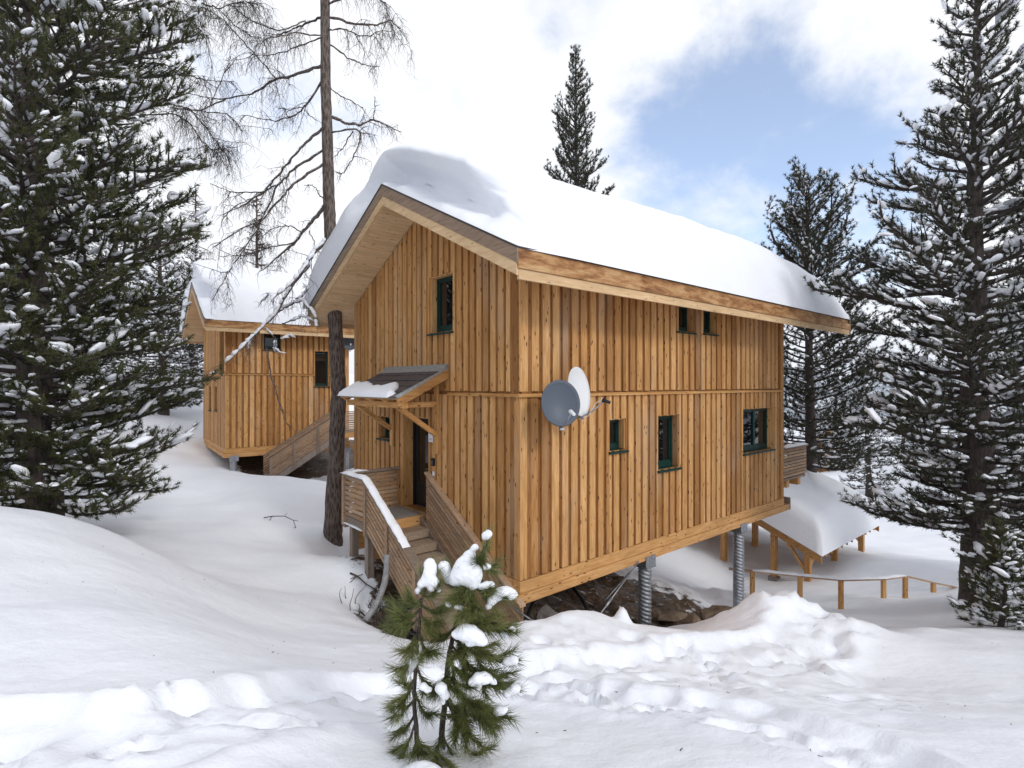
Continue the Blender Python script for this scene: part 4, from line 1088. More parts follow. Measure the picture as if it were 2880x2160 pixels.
def stone(label, p, s, seed, mt, rz=0.0):
    bm = bmesh.new(); bmesh.ops.create_icosphere(bm, subdivisions=3, radius=1.0)
    rr = np.random.default_rng(seed); pl = rr.normal(size=(9, 3)); pl /= np.linalg.norm(pl, axis=1)[:, None]; dd = rr.uniform(.55, .85, 9)
    for v in bm.verts:
        c = np.array(v.co)
        for n_, d_ in zip(pl, dd):
            k = c.dot(n_)
            if k > d_: c = c - n_ * (k - d_) * .9
        v.co = Vector(c * np.array(s))
    for f in bm.faces: f.smooth = False
    me = bpy.data.meshes.new('stone'); bm.to_mesh(me); bm.free(); me.materials.append(M[mt])
    o = bpy.data.objects.new('stone', me); COL.objects.link(o)
    z = gz(p.x, p.y); o.location = (p.x, p.y, z + s[2] * .35); o.rotation_euler = (0, 0, rz)
    tag(o, label, 'stone', 'stones under the chalet')
for (lab, px, py, Y, s, mt) in (
        ('large brown boulder at the foot of the rear steel stilt', 2035, 1690, 12.7, (.36, .30, .21), 'rock'),
        ('dark angular stone left of the brown boulder', 1985, 1705, 12.4, (.20, .18, .16), 'rock'),
        ('jagged reddish stone at the edge of the snow bank', 1952, 1745, 11.2, (.19, .15, .19), 'rock'),
        ('big squarish rock in the dark under the near corner', 1545, 1700, 10.6, (.30, .24, .30), 'greyrock'),
        ('pale pointed rock beside the tension rod', 1690, 1715, 10.9, (.34, .25, .30), 'greyrock'),
        ('flat brown stone behind the front steel stilt', 1890, 1700, 12.0, (.42, .25, .12), 'rock'),
        ('small stone below the pale pointed rock', 1770, 1725, 10.9, (.12, .10, .09), 'rock'),
        ('dark stone in the earth beneath the stairs', 1085, 1705, 9.9, (.22, .18, .15), 'rock')):
    stone(lab, at(px, py, Y), s, int(px), mt, px * .1)

# ------------------------------------------------------------------ vegetation
def tuft_templates(n, ln, wd, kinds=5, spread=(.25, 1.15), seed=0, two=False):
    rr = np.random.default_rng(seed); out = []
    for k in range(kinds):
        V = []
        for i in range(n):
            a = rr.uniform(0, 2 * math.pi); th = rr.uniform(*spread)
            d = np.array([math.sin(th) * math.cos(a), math.sin(th) * math.sin(a), math.cos(th)])
            b = np.array([0, 0, rr.uniform(-.55, .25) * ln])
            l = ln * rr.uniform(.7, 1.1)
            s = np.cross(d, rr.normal(size=3)); s /= np.linalg.norm(s); s *= wd / 2
            V += [b - s, b + s, b + d * l + np.array([0, 0, -.0])]
        out.append(np.array(V))
    return out
def frames(D):
    D = D / np.linalg.norm(D, axis=1)[:, None]
    up = np.where(np.abs(D[:, 2:3]) < .9, np.array([[0, 0, 1.0]]), np.array([[1.0, 0, 0]]))
    X = np.cross(up, D); X /= np.linalg.norm(X, axis=1)[:, None]; Y = np.cross(D, X)
    return np.stack([X, Y, D], 2)           # columns
def scatter(templates, P, D, S, rr):
    P = np.asarray(P, float); D = np.asarray(D, float); S = np.asarray(S, float)
    Rm = frames(D); k = rr.integers(0, len(templates), len(P)); out = []
    for i, T in enumerate(templates):
        s = k == i
        if not s.any(): continue
        v = np.einsum('nij,kj->nki', Rm[s], T) * S[s][:, None, None] + P[s][:, None, :]
        out.append(v.reshape(-1, 3))
    return np.concatenate(out)
def ico(sub):
    bm = bmesh.new(); bmesh.ops.create_icosphere(bm, subdivisions=sub, radius=1.0)
    bm.verts.ensure_lookup_table()
    V = np.array([v.co[:] for v in bm.verts]); Fc = np.array([[v.index for v in f.verts] for f in bm.faces]); bm.free(); return V, Fc
ICO = {s: ico(s) for s in (1, 2)}
def blobs(P, S, AX, rr, sub=1):
    """soft flattened lumps of snow; S (n,3) radii, AX (n,3) long axis"""
    V0, F0 = ICO[sub]; n = len(P); P = np.asarray(P); S = np.asarray(S); AX = np.asarray(AX, float)
    X = AX / np.maximum(np.linalg.norm(AX, axis=1)[:, None], 1e-9)
    Z = np.tile(np.array([[0, 0, 1.0]]), (n, 1)); Y = np.cross(Z, X); Y /= np.maximum(np.linalg.norm(Y, axis=1)[:, None], 1e-9); Z = np.cross(X, Y)
    jit = 1 + rr.uniform(-.24, .24, (n, len(V0), 1))
    L = V0[None] * jit * S[:, None, :]
    L[:, :, 2] = np.where(L[:, :, 2] < 0, L[:, :, 2] * .45, L[:, :, 2])
    W_ = L[:, :, 0:1] * X[:, None] + L[:, :, 1:2] * Y[:, None] + L[:, :, 2:3] * Z[:, None] + P[:, None]
    Fc = (F0[None] + (np.arange(n) * len(V0))[:, None, None]).reshape(-1, 3)
    return W_.reshape(-1, 3), Fc
class Tubes:
    def __init__(self): self.V = []; self.Q = []; self.n = 0
    def add(self, pts, rad, seg=5):
        pts = np.asarray(pts, float); k = len(pts)
        T = np.gradient(pts, axis=0); T /= np.maximum(np.linalg.norm(T, axis=1)[:, None], 1e-9)
        a = np.array([0, 0, 1.0]) if abs(T[0, 2]) < .8 else np.array([1.0, 0, 0])
        Xv = np.cross(T, a); Xv /= np.maximum(np.linalg.norm(Xv, axis=1)[:, None], 1e-9); Yv = np.cross(T, Xv)
        an = np.linspace(0, 2 * np.pi, seg, endpoint=False)
        rad = np.asarray(rad, float).reshape(-1, 1, 1) * np.ones((k, 1, 1))
        ring = pts[:, None] + rad * (np.cos(an)[None, :, None] * Xv[:, None] + np.sin(an)[None, :, None] * Yv[:, None])
        idx = np.arange(k * seg).reshape(k, seg) + self.n; nx = np.roll(idx, -1, 1)
        self.V.append(ring.reshape(-1, 3)); self.Q.append(np.stack([idx[:-1].ravel(), nx[:-1].ravel(), nx[1:].ravel(), idx[1:].ravel()], 1)); self.n += k * seg
    def build(self, name, mat, parent): return np_mesh(name, np.concatenate(self.V), [np.concatenate(self.Q)], mat, parent, smooth=True)

def trunk_mesh(root, pts, rad, mat, seg=14, seed=0):
    rr = np.random.default_rng(seed); P = np.array(pts, float)
    # resample
    t0 = np.linspace(0, 1, len(P)); t1 = np.linspace(0, 1, max(24, len(P) * 8))
    Q = np.stack([np.interp(t1, t0, P[:, i]) for i in range(3)], 1); rd = np.interp(t1, t0, rad)
    Q[:, :2] += np.stack([fbm(t1 * 9, t1 * 0 + seed, seed, 2), fbm(t1 * 9, t1 * 0 + seed + 5, seed + 3, 2)], 1) * rd[:, None] * .25
    T = Tubes(); T.add(Q, rd * (1 + rr.uniform(-.05, .05, len(rd))), seg)
    return T.build('trunk', mat, root)

def stone_pine(name, label, base, height, R_of, seed, z_first=.05, limb_n=80, needles=26, nlen=.10, nwid=.009, tuft_step=.15, snow=.5, snow_r=.06, mat='needle', group='stone pines round the chalets',
               trunk_r=.25, lift=.25, droop=.35, lean=(0, 0), tops=(), gap_seed=None, sub_k=.42, big=.0, fill=1.0, sub_step=.26, lmin=.62, spread=(.25, 1.15), zcut=99.0, fpow=1.05):
    rr = np.random.default_rng(seed)
    bx, by, bz = base
    root = empty(name, base, 0, label, 'tree', group)
    hs = np.linspace(0, 1, 7)
    tp = [(lean[0] * h * height + .08 * math.sin(h * 5 + seed), lean[1] * h * height + .08 * math.cos(h * 4 + seed), h * height) for h in hs]
    tr = [trunk_r * (1 - .93 * h ** 1.1) * (1.25 if i == 0 else 1) for i, h in enumerate(hs)]
    trunk_mesh(root, tp, tr, M['bark'], seed=seed)
    tpA = np.array(tp)
    def axis_at(f): return np.array([np.interp(f, hs, tpA[:, i]) for i in range(3)])
    limbs = Tubes(); TP, TD, TS = [], [], []; SP, SS, SA = [], [], []
    def shoot(p0, d0, L, up, r0, depth):
        """one branch; returns points"""
        k = 7; pts = [p0]; d = d0 / np.linalg.norm(d0); p = p0
        for i in range(k):
            d = d + np.array([rr.normal(0, .07), rr.normal(0, .07), up / k + rr.normal(0, .05)]); d /= np.linalg.norm(d)
            p = p + d * L / k; pts.append(p)
        return np.array(pts)
    def tufts_along(pts, f0, step, sz):
        seg = np.linalg.norm(np.diff(pts, axis=0), axis=1); cum = np.concatenate([[0], np.cumsum(seg)]); Lt = cum[-1]
        ss = np.arange(Lt, Lt * f0, -step) if Lt * (1 - f0) > step else np.array([Lt])
        for i, s in enumerate(ss):
            p = np.array([np.interp(s, cum, pts[:, j]) for j in range(3)]); q = np.array([np.interp(min(s + .05, Lt), cum, pts[:, j]) for j in range(3)]); q0 = np.array([np.interp(max(s - .08, 0), cum, pts[:, j]) for j in range(3)])
            d = q - q0; d = d / max(np.linalg.norm(d), 1e-6) + rr.normal(0, .28, 3) + np.array([0, 0, .25])
            if rr.random() > fill or (p[2] + bz > zcut and rr.random() < .6): continue
            TP.append(p + rr.normal(0, .03, 3)); TD.append(d); TS.append(sz * rr.uniform(.75, 1.2))
            if rr.random() < snow:
                c = rr.uniform(.5, 1.35) * snow_r * (2.2 if rr.random() < big else 1)
                SP.append(p + np.array([0, 0, .35 * nlen * sz + c * .12]) + rr.normal(0, .02, 3)); SS.append([c * rr.uniform(1.0, 1.9), c * rr.uniform(.7, 1.1), c * rr.uniform(.38, .62)]); SA.append([d[0], d[1], d[2] * .5 + 1e-3])
    zc = z_first
    golden = 2.39996
    for i in range(limb_n):
        f = z_first + (1 - z_first) * ((i + rr.uniform(0, .8)) / limb_n) ** fpow
        if f > .985: continue
        p0 = axis_at(f); z = p0[2] + bz
        L = R_of(z, f) * (rr.uniform(.8, 1.12) if rr.random() < .62 else rr.uniform(lmin, .8))
        if gap_seed is not None:
            L *= 1 - .45 * max(0, math.sin(f * gap_seed + 1.0)) ** 2
        if L < .12: continue
        az = i * golden + rr.uniform(-.4, .4)
        el = -droop + (droop + lift) * f ** .8 + rr.uniform(-.12, .12)
        d0 = np.array([math.cos(az) * math.cos(el), math.sin(az) * math.cos(el), math.sin(el)])
        up = .35 + .35 * f
        pts = shoot(p0, d0, L, up, 0, 0)
        r0 = max(.012, trunk_r * .16 * min(1, L / 1.6) + .006)
        limbs.add(pts, np.linspace(r0, .006, len(pts)), 5)
        tufts_along(pts, .45, tuft_step, 1.0)
        if rr.random() < .9 and L > .8 and snow > 0:       # snow lying on the limb
            for j in range(1, 6):
                if rr.random() < .55:
                    c = pts[j]; SP.append(c + np.array([0, 0, r0 * .9])); SS.append([L / 7 * rr.uniform(.4, .75), r0 * 1.2 + .018, r0 * .7 + .018]); SA.append(pts[j + 1] - pts[j - 1])
        ns = int(max(2, L / sub_step))
        for j in range(ns):
            tf = .2 + .78 * (j + rr.uniform(0, .9)) / ns
            if tf > .98: continue
            q = tf * (len(pts) - 1); i0 = int(q); p = pts[i0] + (pts[min(i0 + 1, len(pts) - 1)] - pts[i0]) * (q - i0)
            ax_ = pts[min(i0 + 1, len(pts) - 1)] - pts[max(i0 - 1, 0)]; ax_ /= np.linalg.norm(ax_)
            side = np.cross(ax_, [0, 0, 1.0]); side /= max(np.linalg.norm(side), 1e-6); side *= (1 if j % 2 else -1)
            d = ax_ * .75 + side * rr.uniform(.5, 1.0) + np.array([0, 0, rr.uniform(-.1, .35)])
            l2 = (sub_k * L * (1 - tf * .75) + .16) * rr.uniform(.6, 1.15)
            sp = shoot(p, d, l2, .55, 0, 1)
            limbs.add(sp[::2] if len(sp) > 5 else sp, np.linspace(r0 * .45, .004, len(sp[::2] if len(sp) > 5 else sp)), 4)
            tufts_along(sp, .22, tuft_step, 1.0)
    for (dx, dy, f0, hh, rad) in tops:                    # extra upright leaders
        p0 = axis_at(f0); k = 9
        pts = np.array([p0 + np.array([dx * min(1, t_ * 1.8), dy * min(1, t_ * 1.8), hh * t_]) for t_ in np.linspace(0, 1, k)])
        limbs.add(pts, np.linspace(trunk_r * .3, .01, k), 6)
        for j in range(int(hh / .16)):
            t_ = .2 + .8 * j / (hh / .16); p = np.array([np.interp(t_, np.linspace(0, 1, k), pts[:, c]) for c in range(3)]); az = j * golden
            l2 = rad * (1.15 - t_ * .75) * rr.uniform(.6, 1.1)
            sp = shoot(p, np.array([math.cos(az), math.sin(az), .35]), l2, .8, 0, 1)
            limbs.add(sp[::2], np.linspace(.014, .004, len(sp[::2])), 4); tufts_along(sp, .2, tuft_step, 1.0)
    # leader tip
    tufts_along(np.array([axis_at(f) for f in np.linspace(.9, 1, 5)]), .0, tuft_step * .7, 1.0)
    tag(limbs.build('limbs', M['bark'], root), kind='stuff')
    T = tuft_templates(needles, nlen, nwid, seed=seed, spread=spread)
    V = scatter(T, TP, TD, TS, rr)
    o = np_mesh('foliage', V, [np.arange(len(V)).reshape(-1, 3)], M[mat], root); tag(o, kind='stuff')
    if SP:
        SP, SS, SA = np.array(SP), np.array(SS), np.array(SA); bg = SS[:, 0] > .11 if nlen < .14 else SS[:, 0] > .24
        V, Fc = blobs(SP[~bg], SS[~bg], SA[~bg], rr)
        if bg.any():
            V2, F2 = blobs(SP[bg], SS[bg], SA[bg], rr, 2); Fc = np.concatenate([Fc, F2 + len(V)]); V = np.concatenate([V, V2])
        s = np_mesh('snow', V, [Fc], M['snow'], root, smooth=True); tag(s, kind='stuff')
    return root, len(TP)

def plant(px, Y, dz=-.15):
    x = (px - CX) / F * Y; return (x, Y, gz(x, Y) + dz)

COUNT = {}
b = plant(110, 10.2)
PINE_LEFT, COUNT['left'] = stone_pine('stone_pine', 'huge dense stone pine filling the left edge of the photo', b, 17.0, lambda z, f: (2.95 if f > .16 else 2.5) * (1 if f < .62 else max(.1, (1 - f) / .38)), 21, z_first=.03,
                              zcut=7.8, fpow=1.18, limb_n=275, needles=29, nlen=.13, nwid=.0135, tuft_step=.125, snow=.26, snow_r=.058, lmin=.18, spread=(.15, 1.2), trunk_r=.30, lift=.30, droop=.22, big=.09, sub_step=.155, sub_k=.46)
b = plant(2750, 12.6)
PINE_RIGHT, COUNT['right'] = stone_pine('stone_pine', 'tall stone pine with snowy open limbs at the right edge', b, 15.6, lambda z, f: (3.2 if f > .33 else 2.75) * min(1, (1.03 - f) / .55) ** .9, 34, z_first=.125,
                               fpow=1.2, limb_n=205, needles=28, nlen=.12, nwid=.0135, tuft_step=.128, snow=.19, lmin=.35, spread=(.15, 1.3), snow_r=.070, mat='needle_far', trunk_r=.36, lift=.35, droop=.40, gap_seed=34.0, big=.06, sub_step=.17, sub_k=.46)
b = plant(2275, 24.5)
_, COUNT['mid'] = stone_pine('stone_pine', 'stone pine with several rounded tops behind the rear end of the near chalet', b, 16.8, lambda z, f: 3.8 * min(1, (1.12 - f) / .5), 45, z_first=.20,
                             limb_n=125, needles=22, nlen=.16, nwid=.024, spread=(.2, 1.35), tuft_step=.19, snow=.16, snow_r=.08, mat='needle_far', trunk_r=.30, lift=.55, droop=.28, sub_step=.22, sub_k=.46,
                             tops=((-1.7, 0, .70, 4.0, .75), (-.6, .3, .74, 4.3, .85), (.9, -.3, .74, 4.2, .95), (1.9, .2, .72, 4.4, .85), (.2, .6, .76, 4.0, .8)))
b = plant(1622, 34)
_, COUNT['roof'] = stone_pine('stone_pine', 'slender dark conifer rising behind the snowy roof ridge', b, at(1622, 128, 34).z - b[2], lambda z, f: 2.6 * min(1, (1.0 - f) / .34) ** .8 + .15, 57, z_first=.50,
                              limb_n=110, needles=20, nlen=.19, nwid=.030, tuft_step=.20, spread=(.2, 1.4), snow=.05, snow_r=.09, mat='needle_far', trunk_r=.36, lift=.75, droop=.15, lmin=.45, sub_k=.40, sub_step=.22, tops=((-1.15, 0, .70, 5.2, .6),))
for i, (px, Y, ty, rad, lab) in enumerate(((455, 30, 560, 2.5, 'snow-dusted conifer directly left of the far chalet'), (330, 33, 500, 2.8, 'snow-dusted conifer half hidden by the huge left pine'),
                                           (545, 37, 690, 2.6, 'lower snow-dusted conifer whose top shows over the far chalet gable'), (200, 36, 520, 2.8, 'snow-dusted conifer behind the trunk of the huge left pine'))):
    b = plant(px, Y)
    stone_pine('conifer', lab, b, at(px, ty, Y).z - b[2], lambda z, f, q=rad: q * min(1, (1.02 - f) / .6), 70 + i, z_first=.06, limb_n=120, needles=10, nlen=.20, nwid=.034, tuft_step=.21, snow=.45, snow_r=.085,
               mat='needle_far', group='snowy conifers behind the left pine', trunk_r=.24, lift=.25, droop=.45, sub_step=.24)
for i, (px, Y, ty, rad, lab) in enumerate(((2440, 44, 990, 2.6, 'distant conifer in the gap between the two right-hand pines'), (2640, 48, 900, 2.8, 'distant conifer behind the limbs of the right-edge pine'), (2860, 34, 560, 3.0, 'distant conifer at the right picture edge behind the tall pine'),
                                           (2350, 58, 1050, 2.6, 'farthest conifer beyond the distant chalet gable'), (2540, 62, 1060, 2.6, 'conifer farthest away under the limbs of the right-edge pine'))):
    b = plant(px, Y)
    stone_pine('conifer', lab, b, at(px, ty, Y).z - b[2], lambda z, f, q=rad: q * min(1, (1.02 - f) / .6), 90 + i, z_first=.06, limb_n=96, needles=8, nlen=.26, nwid=.048, tuft_step=.28, snow=.42, snow_r=.11,
               mat='needle_far', group='distant conifers on the right', trunk_r=.24, lift=.25, droop=.45, sub_step=.30)
b = plant(2815, 10.6)
stone_pine('young_pine', 'young snow-spotted pine at the foot of the tall right pine', b, at(2810, 1460, 10.6).z - b[2], lambda z, f: .74 * min(1, (1.02 - f) / .75), 101, z_first=.04, limb_n=70, needles=30, nlen=.10, nwid=.010,
           tuft_step=.10, snow=.34, snow_r=.055, group='young pines', trunk_r=.05, lift=.7, droop=.1, big=.12, sub_step=.13)

def copy_tree(src, px, Y, rz, sc, label):
    r = src.copy(); COL.objects.link(r); r.location = plant(px, Y); r.rotation_euler = (0, 0, rz); r.scale = (sc, sc, sc); r['label'] = label
    for ch in list(src.children):
        c = ch.copy(); COL.objects.link(c); c.parent = r
copy_tree(PINE_RIGHT, 3010, 16.5, 2.1, 1.05, 'dark stone pine half cut off by the right picture edge, behind the tall open one')
copy_tree(PINE_LEFT, -60, 14.5, 2.6, .95, 'dark stone pine showing through gaps of the huge one at the left edge')

# ---- bare larches
def larch(label, trunk_px, radii, Y, branches, seed, name='larch', snowy=(), auto=0, fine=1.0, tw=.0046):
    rr = np.random.default_rng(seed)
    P = np.array([tuple(at(px, py, Y)) for px, py in trunk_px]); b0 = P[-1].copy(); b0[2] = gz(P[-1][0], P[-1][1]) - .3
    P = np.vstack([P, b0])[::-1]; base = P[0].copy()
    root = empty(name, tuple(base), 0, label, 'tree', 'bare larches')
    trunk_mesh(root, [tuple(p - base) for p in P], ([radii[0] * 1.25] + list(radii)), M['larch_bark'], seed=seed)
    br = Tubes(); tw_ = Tubes(); SP, SS, SA = [], [], []
    def hang(p, L, d):
        k = 4; q = [p]; v = d.copy()
        for i in range(k):
            v = v * .72 + np.array([rr.normal(0, .16), rr.normal(0, .16), -.42]); v /= max(np.linalg.norm(v), 1e-6); q.append(q[-1] + v * L / k)
        tw_.add(q, np.linspace(tw, tw * .45, k + 1), 3)
        if rr.random() < .5:
            m = q[2]; tw_.add([m, m + np.array([rr.normal(0, .08), rr.normal(0, .08), -.10]) * L / .5, m + np.array([rr.normal(0, .12), rr.normal(0, .12), -.24]) * L / .5], [tw * .6] * 3, 3)
    def branch(pts, r0, r1, density, hangL, sn):
        pts = np.asarray(pts, float)
        t0 = np.linspace(0, 1, len(pts)); t1 = np.linspace(0, 1, len(pts) * 5)
        Q = np.stack([np.interp(t1, t0, pts[:, i]) for i in range(3)], 1); Q += rr.normal(0, .012, Q.shape)
        br.add(Q, np.linspace(r0 * .82, r1, len(Q)) * (1 + rr.uniform(-.2, .3, len(Q))), 6)
        L = np.linalg.norm(np.diff(pts, axis=0), axis=1).sum()
        for j in range(int(L * density * fine * 1.6)):
            f = rr.uniform(.08, 1) ** .8; p = np.array([np.interp(f, t1, Q[:, i]) for i in range(3)])
            ax_ = Q[min(int(f * len(Q)) + 1, len(Q) - 1)] - Q[max(int(f * len(Q)) - 1, 0)]; ax_ /= max(np.linalg.norm(ax_), 1e-6)
            hang(p, hangL * rr.uniform(.35, 1.15), ax_ * .5 + rr.normal(0, .55, 3))
        # side branchlets
        for j in range(int(L * 2.2)):
            f = rr.uniform(.2, .98); p = np.array([np.interp(f, t1, Q[:, i]) for i in range(3)])
            ax_ = Q[min(int(f * len(Q)) + 1, len(Q) - 1)] - Q[max(int(f * len(Q)) - 1, 0)]; ax_ /= max(np.linalg.norm(ax_), 1e-6)
            d = ax_ * .8 + rr.normal(0, .55, 3); d[2] -= .12; l = rr.uniform(.3, .9) * min(1, L / 2); k = 5; q = [p]
            for i in range(k):
                d = d / np.linalg.norm(d) + rr.normal(0, .18, 3) + np.array([0, 0, -.06]); q.append(q[-1] + d / np.linalg.norm(d) * l / k)
            br.add(q, np.linspace(max(r1, .006) * 1.3, .003, k + 1), 4)
            for w in range(int(l * density * 1.5 * fine)):
                hang(q[rr.integers(1, k + 1)], hangL * rr.uniform(.3, .9), rr.normal(0, .6, 3))
        if sn:
            for j in range(int(L * 16)):
                f = rr.uniform(.0, 1); p = np.array([np.interp(f, t1, Q[:, i]) for i in range(3)]); ax_ = Q[min(int(f * len(Q)) + 2, len(Q) - 1)] - Q[max(int(f * len(Q)) - 2, 0)]
                rr_ = r0 + (r1 - r0) * f; c = rr.uniform(.7, 1.3) * sn
                SP.append(p + np.array([0, 0, rr_ * .8 + c * .22])); SS.append([rr.uniform(.07, .14), c * .8 + rr_ * .5, c * .75]); SA.append(ax_)
    for (pl, r0, dens, hl, sn, dy) in branches:
        pts = []
        for i, (px, py) in enumerate(pl):
            yy = Y + dy * i / max(1, len(pl) - 1); pts.append(np.array(tuple(at(px, py, yy))) - base)
        tx = np.array([np.interp(pts[0][2] + base[2], P[:, 2], P[:, c]) for c in range(3)]) - base
        if abs(tx[0] - pts[0][0]) < .42: pts[0] = np.array([tx[0] + (pts[0][0] - tx[0]) * .3, tx[1], pts[0][2]])
        branch(pts, r0, .008, dens, hl, sn)
    for i in range(auto):
        f = rr.uniform(.70, .99); p = np.array([np.interp(f, np.linspace(0, 1, len(P)), P[:, c]) for c in range(3)]) - base
        az = rr.uniform(0, 6.28); l = (1 - f) * .42 * (P[-1][2] - P[0][2]) * rr.uniform(.5, 1.1) + .35; d = np.array([math.cos(az), math.sin(az), rr.uniform(-.25, .2)]); q = [p]
        for k in range(5): d = d + rr.normal(0, .12, 3) + np.array([0, 0, .05]); q.append(q[-1] + d / np.linalg.norm(d) * l / 5)
        branch(q, .022 if tw < .006 else .05, .006, 7, .45 if tw < .006 else .7, 0)
    tag(br.build('branches', M['larch_bark'], root), kind='stuff')
    t_ = tw_.build('twigs', M['twig'], root); tag(t_, kind='stuff')
    if SP:
        V, Fc = blobs(SP, SS, SA, rr, 1); tag(np_mesh('snow', V, [Fc], M['snow'], root, smooth=True), kind='stuff')
def c3(*pts): return [(480 + x * .5426, y * .5426) for x, y in pts]
def c5(*pts): return [(480 + x * .4218, 680 + y * .4218) for x, y in pts]
LB = [(c3((775, 85), (700, 120), (640, 150), (560, 180), (500, 175)), .035, 11, .7, 0, 1.0),
      (c3((700, 110), (560, 160), (420, 110), (330, 40), (300, -40)), .020, 11, .8, 0, .6),
      (c3((770, 185), (640, 172), (510, 195), (430, 240)), .022, 10, .7, 0, -.8),
      (c3((770, 190), (640, 250), (500, 290), (420, 280)), .022, 10, .7, 0, .5),
      (c3((822, 85), (930, 120), (1060, 132), (1140, 105), (1190, 150)), .040, 14, .7, 0, .7),
      (c3((820, 30), (930, -30), (1030, -60), (1110, 20), (1150, 140)), .030, 14, .7, 0, -.7),
      (c3((825, 150), (900, 150), (1000, 190), (1090, 170)), .024, 12, .6, 0, -.9),
      (c3((833, 220), (920, 300), (1000, 335), (1085, 345)), .026, 10, .5, 0, .6),
      (c3((770, 340), (640, 390), (545, 410), (430, 480), (280, 515), (100, 490)), .050, 9, .75, 0, .9),
      (c3((545, 405), (400, 240), (280, 110), (180, 40), (60, 20)), .022, 11, .9, 0, .8),
      (c3((280, 515), (150, 575), (60, 560), (-30, 590)), .022, 9, .9, 0, .4),
      (c3((200, 560), (300, 330), (310, 290)), .016, 8, .5, 0, .3),
      (c3((770, 400), (700, 550), (640, 600), (540, 630), (370, 595)), .032, 10, .55, 0, .6),
      (c3((690, 570), (760, 630)), .016, 5, .4, 0, .1), (c3((705, 545), (620, 570), (560, 560)), .015, 10, .5, 0, -.4),
      (c3((830, 590), (900, 640), (980, 650), (1050, 620), (1120, 650), (1195, 685)), .046, 11, .45, .03, .5),
      (c3((1050, 620), (1060, 560), (1055, 500)), .014, 8, .35, 0, .1),
      (c3((832, 690), (960, 668), (1000, 690), (1060, 700)), .028, 9, .5, 0, -.6), (c3((980, 680), (980, 740), (940, 830), (900, 895), (860, 900)), .022, 8, .45, 0, .3),
      (c3((945, 680), (890, 770), (850, 810)), .018, 7, .4, 0, .1), (c3((832, 440), (880, 500), (950, 530), (1000, 560)), .018, 9, .45, 0, .5),
      (c3((775, 660), (690, 750), (620, 830), (545, 920), (480, 1000), (380, 1060), (260, 1120)), .042, 8, .5, .012, .9),
      (c3((780, 770), (640, 880), (545, 970), (480, 1130), (350, 1200), (220, 1280)), .036, 9, .5, .012, .5),
      (c3((780, 840), (640, 950), (560, 1040), (480, 1130), (380, 1290), (290, 1430), (210, 1560)), .040, 9, .5, .012, -.6),
      (c3((545, 960), (480, 995), (330, 1000), (200, 950)), .022, 9, .5, 0, .5), (c3((480, 1000), (350, 1060), (270, 1130)), .018, 9, .45, 0, -.4),
      (c3((770, 1040), (770, 1010), (740, 960), (690, 960)), .018, 6, .3, 0, .2),
      (c3((776, 1060), (730, 1150), (650, 1250), (560, 1330), (470, 1405)), .060, 7, .45, .02, .5), (c3((640, 1260), (520, 1280), (400, 1320), (250, 1330)), .024, 8, .4, 0, .5),
      (c3((720, 1200), (760, 1290), (790, 1330)), .018, 5, .3, 0, -.3), (c3((690, 1210), (620, 1170), (530, 1180), (460, 1240)), .018, 9, .4, 0, -.3),
      (c3((800, 1240), (740, 1310), (700, 1380), (620, 1480), (540, 1540)) , .065, 6, .4, .075, -1.0),
      (c5((925, 150), (830, 265), (700, 480), (590, 600), (490, 690), (375, 800)), .045, 7, .35, .075, -.9),
      (c5((830, 400), (860, 380), (900, 330), (985, 190)), .026, 9, .35, .05, -.4), (c5((700, 480), (680, 400), (660, 350), (600, 410)), .022, 9, .35, .05, .3),
      (c5((720, 470), (800, 420), (880, 390), (950, 470), (975, 560)), .026, 10, .35, .06, -.5), (c5((745, 545), (830, 520), (880, 500), (940, 520)), .022, 9, .3, .055, -.3),
      (c5((640, 590), (700, 640), (690, 720), (740, 740)), .018, 9, .3, .05, .2), (c5((590, 600), (540, 640), (520, 720)), .016, 9, .3, .04, .2), (c5((750, 650), (800, 630), (830, 635)), .018, 4, .2, .06, .1),
      (c5((640, 700), (650, 790), (680, 930), (720, 1060), (760, 1170), (795, 1255)), .030, 1.5, .2, .0, -.3)]
larch('bare larch with long hanging twigs between the two chalets', [(912, -260), (914, -60), (917, 150), (918, 350), (924, 550), (932, 690), (944, 920), (954, 1105), (942, 1320), (936, 1500)],
      list(reversed([.07, .11, .125, .135, .145, .165, .18, .19, .205, .235])), 14.0, LB, 5)
LB2 = [(c3((-640, -30), (-260, 40), (-60, -20), (80, -10), (170, 20), (250, 45), (360, 5), (450, 20)), .035, 14, .9, 0, -.4),
       (c3((-640, 50), (-260, 120), (-50, 30), (60, 60), (140, 140), (200, 200)), .026, 14, .9, 0, .6), (c3((-640, 490), (-250, 560), (0, 540), (90, 560), (170, 640), (240, 740), (300, 820)), .030, 13, .9, 0, .5),
       (c3((-640, 530), (-250, 600), (20, 590), (100, 640), (150, 720), (220, 780), (350, 760)), .024, 13, .9, 0, -.5), (c3((0, 560), (150, 575), (300, 590), (370, 680)), .02, 12, .8, 0, .8),
       (c3((-640, 260), (-260, 330), (-40, 330), (60, 380), (200, 420), (330, 420)), .022, 12, .8, 0, .3), (c3((250, 45), (330, 130), (420, 190), (500, 200)), .016, 13, .8, 0, .4)]
larch('bare larch hidden behind the huge left pine, its twigs hanging into the sky', [(120, -300), (123, 0), (126, 400), (128, 800), (130, 1250)], [.28, .22, .18, .14, .08], 14.6, LB2, 8)
